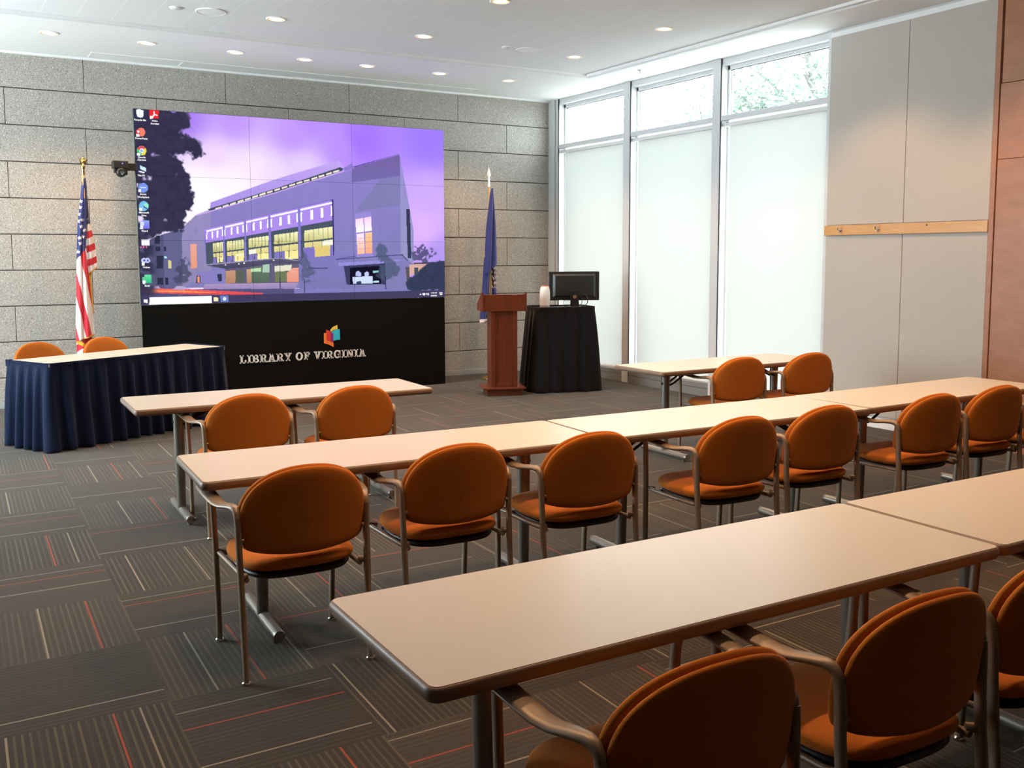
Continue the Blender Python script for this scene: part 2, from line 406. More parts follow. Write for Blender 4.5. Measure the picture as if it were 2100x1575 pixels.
# left wall with daylight windows, back wall
m=MB(); m.box(XL-.2,XL,YB-.2,6.6,0,C+.05); m.box(XL-.2,XL,6.6,D+.2,0,.3); m.box(XL-.2,XL,6.6,D+.2,3.6,C+.05); m.box(XL-.2,XL,11.4,D+.2,.3,3.6)
struct(m.build('wall_left',M_DARKW))
for k in range(3):
    y0=6.6+k*1.6; w=bpy.data.objects.new('window_%d'%(k+4),None); COL.objects.link(w); w.location=(XL-.1,y0+.8,0); struct(w)
    f=MB()
    for (a,b2,c1,c2_) in [(-.8,-.74,.3,3.6),(.74,.8,.3,3.6),(-.74,.74,.3,.36),(-.74,.74,3.54,3.6),(-.74,.74,2.9,2.96)]: f.box(-.05,.05,a,b2,c1,c2_)
    f.build('window_frame',M_ALU,w,bevel=.002); MB().box(-.003,.003,-.74,.74,.36,3.54).build('pane',M_GLASS,w)
struct(MB().box(XL-.2,W+.25,YB-.2,YB,0,C+.05).build('wall_back',M_DARKW))
# outside paving and tree
M_PAVE=mat('pale_paving',(.42,.41,.38),.9); t=NT(M_PAVE); t.l(t.mix(t.noise(t.obj(),2,4),(.36,.35,.32),(.47,.46,.43)),t.p.inputs['Base Color'])
o=MB().box(W+.3,60,-30,50,-.4,-.15).build('paving',M_PAVE); tag(o,None,None,None,'structure'); o.name='ground_outside'
M_BARK=mat('grey_bark',(.10,.09,.08),.9); t=NT(M_BARK); t.l(t.mix(t.noise(t.obj(),20,4),(.14,.13,.125),(.22,.21,.20)),t.p.inputs['Base Color'])
M_LEAF=mat('fresh_green_leaves',(.08,.11,.085),.6); t=NT(M_LEAF); t.l(t.mix(t.noise(t.obj(),3,3),(.10,.155,.11),(.13,.19,.14)),t.p.inputs['Base Color'])
tree=thing('leafy_tree','green leafy tree outside, seen through the clerestory panes','tree',(16.0,12.3,-.15))
TB=MB(); LF=[]
def branch(p,d,l,r,depth):
    pts=[p]; dd=d.normalized()
    for k in range(4):
        dd=(dd+Vector((random.uniform(-.22,.22),random.uniform(-.22,.22),random.uniform(-.12,.16)))).normalized(); pts.append(pts[-1]+dd*l/4)
    TB.tube(pts,[r*(1-.16*k) for k in range(5)],7)
    if depth>=2:
        for q in pts[1:]:
            for _ in range(20): LF.append(q+Vector([random.gauss(0,.30) for _ in range(3)]))
    if depth<4:
        for k in range(3 if depth else 7):
            a=random.uniform(0,6.28); nd=(dd*.55+Vector((math.cos(a),math.sin(a),random.uniform(-.05,.55)))).normalized()
            branch(pts[random.choice((2,3,4))],nd,l*.72,r*.55,depth+1)
branch(Vector((0,0,0)),Vector((0,0,1)),4.2,.16,0)
TB.build('trunk',M_BARK,tree)
lv=MB()
for c in LF:
    a=Vector([random.gauss(0,1) for _ in range(3)]).normalized(); b=a.orthogonal().normalized(); s=random.uniform(.045,.08)
    lv.add([c-a*s,c+b*s*.5,c+a*s,c-b*s*.5],[(0,1,2,3)])
lo=lv.build('leaves',M_LEAF,tree,fixn=False); lo['kind']='stuff'

# ================================================================== CEILING LIGHTS
def lamp_light(parent):
    l=bpy.data.lights.new('lamp_beam','SPOT'); l.energy=SPOT_W; l.color=SPOT_COL; l.spot_size=R(112); l.spot_blend=.55; l.shadow_soft_size=.045
    o=bpy.data.objects.new('lamp_beam',l); COL.objects.link(o); o.parent=parent; o.location=(0,0,-.03); return o
def make_downlight():
    r=thing('recessed_downlight','','ceiling light')
    MB().lathe([(.092,0),(.092,-.006),(.082,-.010),(.074,-.008),(.074,-.002)],(0,0,0),36).build('trim_ring',M_GYP,r)
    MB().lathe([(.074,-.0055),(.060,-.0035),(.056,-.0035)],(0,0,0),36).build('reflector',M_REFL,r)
    MB().lathe([(.058,-.005),(.03,-.0075),(0.0001,-.008)],(0,0,0),30).build('lens',M_LENS,r)
    lamp_light(r); return r
dl0=make_downlight(); used=False
front=[1.12,2.02,2.915,3.673,4.405,5.323,6.269]
ordn=['leftmost','second from the left','third from the left','middle','fifth from the left','second from the window side','last, nearest the window corner']
spots=[(x,10.55,C,'round ceiling downlight in the row along the stone wall, '+n) for x,n in zip(front,ordn)]
spots+=[(2.861,8.99,C+.02,'round downlight in the ceiling tiles, leftmost of the tile lights'),(4.343,8.95,C+.02,'round downlight in the ceiling tiles straight above the video wall right half'),(6.206,9.03,C+.02,'round downlight in the ceiling tiles, farthest of the line by the windows'),
        (6.197,7.50,C+.02,'round downlight in the ceiling tiles, nearest of the line by the windows'),(4.323,7.41,C+.02,'round downlight cut by the top edge of the photo')]
for y in (5.93,4.4,2.9):
    for x in (1.3,2.86,4.34,6.55): spots.append((x,y,C+.02,'round ceiling downlight farther back in the room, overhead'))
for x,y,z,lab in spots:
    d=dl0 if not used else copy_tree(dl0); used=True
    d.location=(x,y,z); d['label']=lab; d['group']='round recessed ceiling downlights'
for (x,y,r,lab,nm) in [(2.281,9.014,.135,'large flush ceiling speaker disc above the left of the video wall','ceiling_speaker'),(5.577,8.982,.135,'large flush ceiling speaker disc toward the windows','ceiling_speaker')]:
    t_=thing(nm,lab,'speaker',(x,y,C+.02),0,'round ceiling speakers')
    MB().lathe([(r,0),(r,-.006),(r-.008,-.010),(r-.014,-.006)],(0,0,0),40).build('rim',M_WHITE,t_)
    MB().lathe([(r-.013,-.005),(r*.5,-.008),(.0001,-.009)],(0,0,0),40).build('grille',M_WHITE,t_)
for (x,y,r,lab) in [(1.982,9.028,.055,'small round detector beside the left ceiling speaker'),(5.301,8.972,.05,'small round detector beside the right ceiling speaker')]:
    o=MB().lathe([(r,0),(r,-.008),(r*.7,-.018),(.0001,-.02)],(x,y,C+.02),28).build('smoke_detector',M_WHITEPL); tag(o,lab,'detector','small ceiling detectors')
o=MB().lathe([(.03,0),(.03,-.006),(.012,-.01),(.012,-.035),(.02,-.04),(.0001,-.042)],(7.25,9.2,C),20).build('fire_sprinkler',M_WHITEPL); tag(o,'small white sprinkler head in the ceiling border near the windows','sprinkler')

# ================================================================== VIDEO WALL
PIC=[  # outlines traced in image pixels, converted by homography to thousandths of the screen
('p',[70,632,126,606,124,920,66,926],(100,98,140),None),
('p',[0,684,70,632,66,926,-4,931],(85,85,120),None),
('p',[44,649,59,648,58,685,43,685],(45,48,72),None),
('p',[45,700,59,700,59,723,45,723],(45,48,72),None),
('p',[69,700,76,700,76,723,69,723],(45,48,72),None),
('p',[47,746,66,747,65,814,46,814],(45,48,72),None),
('p',[47,860,64,861,63,897,46,896],(45,48,72),None),
('p',[70,861,78,861,78,897,69,897],(45,48,72),None),
('p',[48,641,59,641,59,661,47,661],(45,48,72),None),
('p',[79,770,89,773,89,812,79,812],(215,205,140),None),
('p',[69,748,77,752,77,760,70,760],(170,235,240),None),
('p',[164,532,279,482,499,353,499,398,188,557,183,905,118,903,123,601],(150,140,190),(140,135,170)),
('p',[164,531,499,350,835,158,865,465,883,594,882,798,853,945,121,915,126,606],(142,130,205),(128,124,178)),
('p',[164,531,208,501,204,839,121,915,126,606],(150,140,190),(140,132,175)),
('p',[675,495,835,157,853,307,880,787,880,807,835,749,834,452,675,495],(132,126,182),(124,120,172)),
('p',[668,248,835,157,846,278,667,329],(112,98,160),(118,106,170)),
('p',[837,173,853,307,882,580,881,803,856,764,836,741,836,452],(150,140,205),(150,150,195)),
('p',[857,472,871,475,874,765,861,765],(62,56,88),(50,60,85)),
('p',[835,152,837,152,670,246,668,241],(80,66,120),None),
('p',[166,530,378,416,380,418,167,534],(205,165,245),None),
('p',[208,501,209,464,437,312,622,208,637,253,208,506],(192,165,240),(165,142,226)),
('p',[637,250,665,221,675,248,640,267],(140,122,205),None),
('p',[199,500,405,383,625,246,637,253,630,267,405,407,211,511],(66,74,92),None),
('p',[223,494,241,484,240,493,223,503],(240,232,212),None),
('p',[245,481,263,470,263,480,245,490],(240,232,212),None),
('p',[268,468,286,457,286,466,268,477],(240,232,212),None),
('p',[291,454,309,443,309,453,291,464],(240,232,212),None),
('p',[314,441,332,430,332,439,314,450],(240,232,212),None),
('p',[337,427,355,416,355,426,337,437],(240,232,212),None),
('p',[360,413,379,402,379,412,360,423],(240,232,212),None),
('p',[384,400,402,389,402,398,384,409],(240,232,212),None),
('p',[407,386,426,375,426,384,407,395],(240,232,212),None),
('p',[431,372,450,361,450,370,431,381],(240,232,212),None),
('p',[455,358,474,347,474,356,455,367],(240,232,212),None),
('p',[479,344,498,332,498,342,479,353],(240,232,212),None),
('p',[503,329,523,318,523,328,503,339],(240,232,212),None),
('p',[528,315,547,304,547,313,528,325],(240,232,212),None),
('p',[552,300,572,289,572,299,552,310],(240,232,212),None),
('p',[577,286,597,274,597,284,577,296],(240,232,212),None),
('p',[602,271,622,260,622,269,602,281],(240,232,212),None),
('p',[164,531,405,403,630,267,630,271,405,408,164,536],(215,178,248),None),
('p',[188,609,593,430,602,429,600,766,486,783,190,798],(120,108,190),None),
('p',[189,607,593,436,595,547,191,679],(172,140,232),None),
('p',[191,679,595,549,597,762,482,783,192,794],(74,86,100),None),
('p',[194,612,244,591,243,601,194,621],(255,250,255),None),
('p',[194,625,197,622,196,658,193,661],(255,252,255),None),
('p',[209,619,214,616,213,652,209,655],(255,252,255),None),
('p',[225,613,230,610,229,647,225,650],(255,252,255),None),
('p',[241,607,243,604,243,641,240,644],(255,252,255),None),
('p',[213,682,243,674,242,723,212,730],(255,250,200),(198,194,125)),
('p',[217,681,219,681,218,729,217,729],(120,128,100),None),
('p',[222,679,223,679,223,728,222,728],(120,128,100),None),
('p',[227,678,228,678,228,726,226,726],(120,128,100),None),
('p',[232,677,233,677,233,725,231,725],(120,128,100),None),
('p',[237,676,238,676,238,724,236,724],(120,128,100),None),
('p',[212,737,242,731,242,752,212,756],(235,222,150),(215,205,140)),
('p',[212,758,225,755,225,795,211,797],(130,120,190),None),
('p',[225,755,242,753,241,781,225,783],(245,232,150),(250,240,165)),
('p',[220,735,222,735,221,792,220,792],(70,74,80),None),
('p',[230,733,231,733,231,791,229,791],(70,74,80),None),
('p',[249,589,308,564,308,574,249,598],(255,250,255),None),
('p',[249,603,252,600,251,639,248,642],(255,252,255),None),
('p',[267,596,273,593,272,632,267,635],(255,252,255),None),
('p',[286,589,291,586,291,626,285,629],(255,252,255),None),
('p',[304,581,308,578,307,619,304,622],(255,252,255),None),
('p',[255,671,307,658,306,709,254,721],(255,250,200),(198,194,125)),
('p',[263,669,264,669,263,719,262,719],(120,128,100),None),
('p',[271,667,273,667,272,717,271,717],(120,128,100),None),
('p',[280,664,281,664,281,715,279,715],(120,128,100),None),
('p',[289,662,290,662,289,713,288,713],(120,128,100),None),
('p',[297,660,299,660,298,711,297,711],(120,128,100),None),
('p',[254,729,306,718,306,742,254,750],(235,222,150),(215,205,140)),
('p',[254,752,277,748,277,788,253,791],(130,120,190),None),
('p',[277,748,306,743,305,777,277,780],(245,232,150),(250,240,165)),
('p',[269,725,271,725,270,785,268,785],(70,74,80),None),
('p',[285,722,287,722,286,783,285,783],(70,74,80),None),
('p',[314,561,386,532,386,541,314,571],(255,250,255),None),
('p',[314,577,318,574,318,616,314,619],(255,252,255),None),
('p',[337,568,343,565,342,608,336,611],(255,252,255),None),
('p',[359,560,365,556,365,600,358,604],(255,252,255),None),
('p',[382,551,385,547,385,593,381,596],(255,252,255),None),
('p',[322,654,385,637,384,692,321,706],(255,250,200),(198,194,125)),
('p',[331,651,333,651,332,704,331,704],(120,128,100),None),
('p',[342,648,343,648,343,701,341,701],(120,128,100),None),
('p',[352,646,354,646,353,699,352,699],(120,128,100),None),
('p',[363,643,364,643,364,697,362,697],(120,128,100),None),
('p',[373,640,375,640,374,695,373,695],(120,128,100),None),
('p',[321,715,384,701,384,730,321,740],(235,222,150),(215,205,140)),
('p',[321,742,349,737,348,777,320,781],(130,120,190),None),
('p',[349,737,384,732,383,771,348,775],(245,232,150),(250,240,165)),
('p',[339,711,341,711,340,775,338,775],(70,74,80),None),
('p',[359,706,361,706,360,772,358,772],(70,74,80),None),
('p',[393,528,481,492,481,502,393,538],(255,250,255),None),
('p',[393,546,398,543,397,589,393,592],(255,252,255),None),
('p',[421,535,428,532,428,579,420,582],(255,252,255),None),
('p',[448,524,456,521,456,570,448,573],(255,252,255),None),
('p',[476,513,481,510,480,560,476,563],(255,252,255),None),
('p',[403,633,480,613,479,672,402,688],(255,250,200),(198,194,125)),
('p',[415,629,416,629,416,686,414,686],(120,128,100),None),
('p',[428,626,429,626,428,683,427,683],(120,128,100),None),
('p',[440,623,442,623,441,680,440,680],(120,128,100),None),
('p',[453,619,455,619,454,677,453,677],(120,128,100),None),
('p',[466,616,468,616,467,674,466,674],(120,128,100),None),
('p',[402,698,479,682,479,716,402,728],(235,222,150),(215,205,140)),
('p',[402,730,436,724,436,765,401,770],(130,120,190),None),
('p',[436,724,479,718,479,764,436,770],(245,232,150),(250,240,165)),
('p',[424,693,426,693,425,763,423,763],(70,74,80),None),
('p',[449,688,451,688,450,759,448,759],(70,74,80),None),
('p',[489,488,597,443,597,453,489,498],(255,250,255),None),
('p',[489,508,495,504,494,556,488,559],(255,252,255),None),
('p',[522,494,532,491,532,544,522,547],(255,252,255),None),
('p',[556,481,566,477,566,532,556,536],(255,252,255),None),
('p',[591,467,597,464,596,520,590,524],(255,252,255),None),
('p',[501,607,596,583,595,646,500,667],(255,250,200),(198,194,125)),
('p',[516,603,517,603,517,664,515,664],(120,128,100),None),
('p',[531,599,533,599,532,660,531,660],(120,128,100),None),
('p',[547,595,549,595,548,657,547,657],(120,128,100),None),
('p',[563,591,564,591,564,653,563,653],(120,128,100),None),
('p',[579,587,580,587,580,650,579,650],(120,128,100),None),
('p',[500,677,595,657,595,699,500,713],(235,222,150),(215,205,140)),
('p',[500,715,542,708,542,750,499,756],(130,120,190),None),
('p',[542,708,595,700,595,756,542,763],(245,232,150),(250,240,165)),
('p',[527,671,529,671,529,748,527,748],(70,74,80),None),
('p',[558,665,560,665,559,744,557,744],(70,74,80),None),
('p',[321,718,344,713,344,735,322,741],(255,252,235),None),
('p',[280,739,307,731,307,747,281,751],(245,240,190),None),
('p',[559,665,598,654,597,686,559,691],(252,250,225),None),
('p',[533,697,586,693,585,756,535,762],(225,200,120),None),
('p',[496,705,533,699,534,763,497,767],(128,116,196),None),
('p',[586,689,597,687,597,762,585,762],(130,120,195),None),
('p',[244,586,249,583,248,786,242,789],(132,122,205),None),
('p',[309,558,315,555,313,786,308,790],(132,122,205),None),
('p',[386,526,393,523,392,787,385,791],(132,122,205),None),
('p',[481,482,490,480,488,788,480,792],(132,122,205),None),
('p',[595,430,600,429,599,762,596,762],(60,52,110),None),
('p',[482,765,675,733,673,939,480,935],(128,122,188),(122,118,175)),
('p',[600,768,675,749,674,753,602,772],(90,80,140),None),
('p',[511,814,576,815,576,823,511,824],(86,80,130),None),
('p',[246,810,480,783,481,899,246,898],(96,92,120),None),
('p',[248,829,278,826,277,896,247,897],(200,150,125),(175,130,105)),
('p',[278,826,304,826,303,894,277,894],(92,96,90),None),
('p',[312,822,328,819,327,895,312,895],(200,165,130),(180,130,105)),
('p',[328,811,383,801,382,895,327,895],(105,125,105),(84,104,90)),
('p',[326,819,358,814,358,833,325,836],(190,225,175),None),
('p',[365,793,386,781,385,839,363,839],(170,200,180),None),
('p',[401,805,457,798,455,831,402,836],(225,225,200),None),
('p',[402,837,441,834,440,892,402,893],(112,122,90),None),
('p',[440,844,459,817,479,814,479,896,440,894],(235,165,150),(230,150,125)),
('p',[181,796,417,761,482,777,491,792,396,791,308,811,248,818],(92,88,118),(70,68,92)),
('p',[180,794,417,759,481,774,481,779,417,764,182,800],(150,145,175),None),
('p',[247,793,250,793,250,800,246,799],(250,245,235),None),
('p',[287,788,291,788,291,794,287,794],(250,245,235),None),
('p',[304,785,308,785,308,792,304,792],(250,245,235),None),
('p',[397,770,401,770,401,777,397,777],(250,245,235),None),
('p',[184,897,479,897,462,942,179,924],(172,148,190),(140,128,178)),
('p',[418,651,420,651,420,952,417,952],(52,56,80),None),
('p',[414,938,423,939,423,956,414,956],(52,56,80),None),
('p',[394,686,423,685,423,689,394,691],(52,56,80),None),
('p',[160,835,246,821,245,898,159,887],(134,126,190),None),
('p',[223,845,237,844,236,883,224,884],(52,56,84),None),
('p',[160,853,172,852,172,891,159,892],(70,66,80),None),
('p',[164,857,169,856,169,889,163,889],(235,160,120),None),
('p',[145,687,164,687,163,810,146,816],(235,165,150),(225,155,120)),
('p',[675,509,730,492,735,757,677,759],(150,138,212),None),
('p',[676,539,731,521,732,603,677,617],(252,205,245),(255,248,240)),
('p',[678,624,706,617,707,737,681,742],(255,225,250),(250,190,150)),
('p',[708,617,733,611,733,735,708,737],(250,205,150),(245,170,135)),
('p',[703,527,706,527,709,738,706,738],(150,128,200),None),
('p',[677,616,732,603,732,609,677,623],(150,128,200),None),
('p',[684,648,733,639,733,641,684,650],(195,140,150),None),
('p',[683,678,732,670,732,672,683,681],(195,140,150),None),
('p',[683,711,732,702,732,704,683,713],(195,140,150),None),
('p',[605,768,842,742,861,779,859,783,840,748,606,773],(84,76,125),None),
('p',[613,789,777,778,839,772,839,777,777,794,613,807],(150,140,215),None),
('p',[631,808,779,794,779,918,640,915],(60,62,96),None),
('p',[652,818,760,809,762,915,652,913],(20,18,38),None),
('p',[672,866,674,842,683,836,693,850,691,870],(180,190,240),None),
('p',[703,850,712,840,720,847,718,867,705,869],(190,200,245),None),
('p',[661,871,732,869,733,911,662,910],(205,220,250),None),
('p',[676,897,691,896,693,910,674,910],(60,65,110),None),
('p',[734,838,755,835,755,847,734,850],(150,200,220),None),
('p',[734,897,755,895,755,906,734,907],(190,225,240),None),
('p',[883,792,960,789,958,796,883,802],(78,66,84),None),
('p',[867,802,954,798,953,823,867,869],(214,170,160),None),
('p',[852,816,867,816,867,899,856,899],(96,84,92),None),
('p',[884,822,899,820,899,868,885,868],(70,80,90),None),
('p',[899,819,902,819,902,868,899,868],(225,170,140),None),
('p',[155,924,698,938,1030,983,1030,1068,-82,1012,-80,908],(88,84,128),(76,74,108)),
('p',[462,932,1003,946,1003,974,462,961],(128,124,185),None),
('p',[1,914,118,921,363,952,362,963,158,952,0,936],(240,105,110),(215,70,80)),
('p',[0,922,126,931,240,948,118,939,0,931],(250,150,80),None),
('p',[90,924,102,906,118,905,134,918,122,926],(180,165,205),None),
('p',[33,915,39,904,49,903,55,916],(190,170,205),None),
('t',[883,702,923,692,940,716,974,727,954,745,931,759,936,787,887,787,884,751],(56,58,88),None),
('u',[905,836,954,802,1005,788,1005,957,854,952,856,895,905,872],(52,60,86),None),
('t',[750,716,765,678,784,723,775,758,801,782,826,824,824,870,796,880,779,886,737,878,762,851,758,792],(70,84,110),None),
('p',[776,869,780,869,781,945,777,945],(50,56,84),None),
('t',[480,751,496,728,509,791,541,866,508,888,481,884,493,822],(80,88,118),None),
('p',[496,876,498,876,499,955,496,955],(64,68,100),None),
('t',[112,759,128,752,140,817,135,875,95,881,104,816],(62,66,92),None),
('T',[-2,-1,81,-2,104,16,147,26,154,60,130,98,176,185,196,248,183,292,140,259,127,317,153,443,164,479,155,543,188,550,179,575,151,558,115,594,83,631,32,617,36,659,1,674],(52,50,76),None),
('p',[0,958,1000,958,1000,1000,0,1000],(66,62,96),None),
('p',[23,962,203,961,203,1001,22,1002],(255,253,255),None),
('p',[209,970,223,971,223,990,209,990],(252,240,190),None),
('p',[229,962,254,962,254,995,230,995],(104,128,190),None),
('p',[237,972,242,970,247,974,247,983,242,989,237,985],(255,255,255),None),
('p',[240,977,244,977,244,982,240,982],(104,128,190),None),
('p',[6,973,17,972,17,991,6,987],(255,255,255),None),
('p',[903,985,907,976,912,985,910,986,908,981,905,986],(255,255,255),None),
('p',[915,974,925,974,925,985,920,990,915,983],(245,245,255),None),
('p',[919,979,922,979,922,981,919,981],(66,62,130),None),
('p',[927,980,932,974,932,987],(240,245,255),None),
('p',[933,975,938,974,938,987,933,987],(235,240,255),None),
('p',[979,972,990,972,990,985,985,990,980,985],(255,255,255),None),
('p',[982,977,987,977,987,982,985,984,983,982],(40,36,80),None),
('p',[6,5,15,-1,27,7,25,39,18,43,8,38],(240,245,255),None),
('p',[43,0,69,-3,68,41,43,44],(235,45,50),None),
('p',[55,8,58,6,58,20,65,23,64,27,57,26,52,38,49,37,54,22],(255,255,255),None),
('p',[44,31,52,31,52,44,44,46],(255,255,255),None),
('p',[29,114,28,124,25,132,20,137,14,137,9,134,6,126,5,117,6,107,10,99,15,94,20,93,25,97,28,105],(240,130,105),None),
('p',[3,104,14,103,14,129,3,130],(225,50,70),None),
('p',[7,109,13,108,13,117,9,122,8,121],(255,255,255),None),
('p',[4,126,13,125,13,138,4,139],(250,250,255),None),
('p',[31,208,29,218,25,227,20,232,14,233,9,228,5,220,4,210,5,199,9,191,15,185,21,185,26,189,29,197],(90,200,120),None),
('p',[5,196,18,184,29,194,17,206,8,205],(230,70,90),None),
('p',[18,210,29,194,31,209,26,228,17,232],(240,220,80),None),
('p',[24,208,23,213,21,218,18,220,16,220,13,218,11,214,11,209,12,204,13,200,16,197,19,197,21,199,23,203],(245,245,255),None),
('p',[22,208,21,212,20,215,18,216,16,217,14,215,13,213,13,209,13,206,15,203,16,201,18,201,20,202,21,205],(150,190,235),None),
('p',[4,221,12,221,12,234,4,234],(250,250,255),None),
('p',[11,283,28,296,28,314,12,303],(205,235,255),None),
('p',[7,311,24,315,21,323,7,316],(240,240,255),None),
('p',[31,397,30,408,26,417,20,422,14,422,8,418,5,409,4,398,5,388,9,379,15,374,21,373,26,378,30,386],(120,150,230),None),
('p',[9,394,26,393,26,398,9,399],(205,225,255),None),
('p',[4,406,11,405,11,421,4,421],(240,240,255),None),
('p',[31,490,29,501,25,510,20,515,14,515,8,511,5,502,3,491,5,480,9,471,14,466,21,466,26,471,30,479],(120,190,235),None),
('p',[30,489,29,494,28,499,25,501,22,501,19,499,17,495,17,490,17,484,19,480,22,477,25,477,28,479,30,484],(150,235,200),None),
('p',[16,488,27,502,26,506,17,498],(50,60,140),None),
('p',[4,499,12,499,12,515,4,515],(240,240,255),None),
('p',[10,564,31,563,30,605,9,606],(150,170,240),(110,110,225)),
('p',[5,572,16,572,15,591,5,591],(215,220,255),None),
('p',[5,591,13,591,12,609,4,609],(240,240,255),None),
('p',[6,662,30,662,29,694,6,694],(250,245,255),None),
('p',[3,698,7,698,7,708,2,708],(225,95,150),None),
('p',[10,698,14,697,14,708,10,708],(225,95,150),None),
('p',[18,697,22,697,22,708,18,708],(225,95,150),None),
('p',[19,772,19,778,16,783,13,786,10,786,7,783,5,778,4,772,5,766,7,761,10,758,14,758,17,761,19,766],(200,205,250),None),
('p',[29,771,28,777,26,781,23,784,20,784,17,781,15,776,14,771,15,765,17,760,20,758,23,758,26,760,28,765],(190,200,250),None),
('p',[16,771,15,773,14,775,13,776,12,776,11,775,10,773,9,771,10,768,11,766,12,765,13,765,14,766,15,768],(50,60,150),None),
('p',[25,771,25,773,24,775,23,776,22,776,20,775,20,773,19,771,20,768,21,767,22,766,23,766,24,767,25,768],(50,60,150),None),
('p',[5,782,13,782,13,798,5,797],(245,245,255),None),
('p',[11,845,31,846,30,886,10,886],(110,225,170),(50,190,125)),
('p',[6,855,16,856,16,875,5,875],(90,200,140),None),
('p',[5,875,14,875,13,892,5,891],(240,250,250),None),
]
PSKY=[(143,34,168,128,238),(287,31,190,150,248),(534,5,182,142,248),(698,97,160,115,250),(942,76,158,124,250),(226,242,235,208,255),(188,360,255,248,255),(202,437,255,250,255),(283,381,255,244,255),(345,286,246,228,255),(240,319,255,240,255),(406,309,236,216,255),(500,249,228,204,255),(631,131,185,145,255),(941,391,205,170,255),(923,593,222,178,252),(977,738,178,150,238),(45,32,120,90,190),(470,91,190,150,252)]
PTXT=[('Recycle Bin', 17, 49, 11), ('Adobe', 57, 50, 9), ('Acrobat', 57, 63, 11), ('PowerPoint', 18, 142, 11), ('Google', 17, 237, 11), ('Chrome', 17, 250, 11), ('This PC', 14, 330, 10), ('Zoom', 17, 424, 11), ('Workplace', 17, 439, 11), ('Microsoft', 17, 518, 11), ('Edge', 17, 533, 11), ('Word', 17, 612, 11), ('Webex', 18, 800, 10), ('Excel', 18, 895, 10), ('11:09 AM', 957, 969, 9), ('5/20/2025', 957, 986, 9)]

SX0,SX1,SZ0,SZ1,SY=1.949,5.599,1.107,3.178,11.017
NU,NV=672,378
def s2l(a):
    a=a/255.0; return np.where(a<=.04045,a/12.92,((a+.055)/1.055)**2.4)
def vnoise(n,m,fx,fy,seed,oct=4):
    rs=np.random.RandomState(seed); o=np.zeros((n,m)); amp=1; tot=0
    for k in range(oct):
        gx,gy=int(fx*2**k)+2,int(fy*2**k)+2; g=rs.rand(gy+1,gx+1)
        xs=np.linspace(0,gx-1e-6,m); ys=np.linspace(0,gy-1e-6,n); xi=xs.astype(int); yi=ys.astype(int); xf=xs-xi; yf=ys-yi
        xf=xf*xf*(3-2*xf); yf=yf*yf*(3-2*yf)
        a=g[np.ix_(yi,xi)]; b=g[np.ix_(yi,xi+1)]; c=g[np.ix_(yi+1,xi)]; d=g[np.ix_(yi+1,xi+1)]
        o+=amp*((a*(1-xf)+b*xf)*(1-yf)[:,None]+(c*(1-xf)+d*xf)*yf[:,None]); tot+=amp; amp*=.55
    return o/tot
U,V=np.meshgrid(np.linspace(0,1000,NU),np.linspace(0,1000,NV))
def inside(pts):
    r=np.zeros(U.shape,bool); n=len(pts)
    for a in range(n):
        x1,y1=pts[a]; x2,y2=pts[(a+1)%n]
        if y1==y2: continue
        c=((y1>V)!=(y2>V)) & (U<(x2-x1)*(V-y1)/(y2-y1)+x1); r^=c
    return r
ws=np.zeros(U.shape); img=np.zeros((NV,NU,3))
for (u_,v_,r_,g_,b_) in PSKY:
    w=1/(((U-u_)**2+((V-v_)*.6)**2)+900)**1.6; ws+=w; img+=w[...,None]*np.array([r_,g_,b_])
img/=ws[...,None]
def blur(a,k):
    for _ in range(2):
        for ax in (0,1):
            c=np.cumsum(np.concatenate([np.repeat(np.take(a,[0],ax),k+1,ax),a,np.repeat(np.take(a,[-1],ax),k,ax)],ax),ax)
            n_=a.shape[ax]; a=(np.take(c,range(2*k+1,2*k+1+n_),ax)-np.take(c,range(0,n_),ax))/(2*k+1)
    return a
def smooth(x,a,b):
    t_=np.clip((x-a)/(b-a),0,1); return t_*t_*(3-2*t_)
nf2=vnoise(NV,NU,60,36,13,4)
nf=vnoise(NV,NU,26,16,3,4); nm=vnoise(NV,NU,9,6,5,5); nfac=vnoise(NV,NU,60,3,9,3)
for k_,fl,c1,c2 in PIC:
    pts=list(zip(fl[::2],fl[1::2])); 
    if k_=='p':
        msk=inside(pts); c=np.array(c1,float)
        if c2 is not None:
            ys=[p[1] for p in pts]; f=np.clip((V-min(ys))/(max(ys)-min(ys)+1e-6),0,1)[...,None]; c=np.array(c1)*(1-f)+np.array(c2)*f; c=c*(1+.05*(nfac[...,None]-.5)); img[msk]=c[msk]
        else: img[msk]=c
    else:
        # foliage: blurred outline broken up by noise
        acc=blur(inside(pts).astype(float),{'t':6,'u':8,'T':16}[k_])
        nz_={'t':nf2,'u':.5*nf+.5*nf2,'T':.3*nm+.7*nf}[k_]
        a_=smooth((acc-.5)*{'t':.9,'u':1.5,'T':1.25}[k_]+(nz_-.5)*{'t':2.4,'u':2.0,'T':2.9}[k_]+{'t':.12,'u':.3,'T':.02}[k_],-.10,.16)[...,None]
        a_=a_*smooth(acc,.04,.30)[...,None]
        if k_=='T': a_=np.maximum(a_,(blur(((U<40)&(V<958)).astype(float),6)*smooth(nz_,.36,.50)*.95)[...,None])
        if k_=='t': a_=a_*.72
        img=img*(1-a_)+(np.array(c1)+(nf2[...,None]-.5)*14)*a_
img=np.clip(img,0,255)
M_SCREEN=vcol('lit_display_picture',True,strength=.98)
vw=thing('video_wall','large three by three video wall showing a purple dusk photo of a building','screen',((SX0+SX1)/2,SY,0))
px=(SX0+SX1)/2
MB().box(SX0-px-.004,SX1-px+.004,.022,.085,SZ0-.002,SZ1+.004).build('screen_frame',M_BASEB if False else mat('grey_green_frame',(.10,.125,.115),.5),vw,bevel=.002)
MB().box(SX0-px-.003,SX1-px+.003,.008,.022,SZ0-.001,SZ1+.003).build('backplate',M_BLACK,vw)
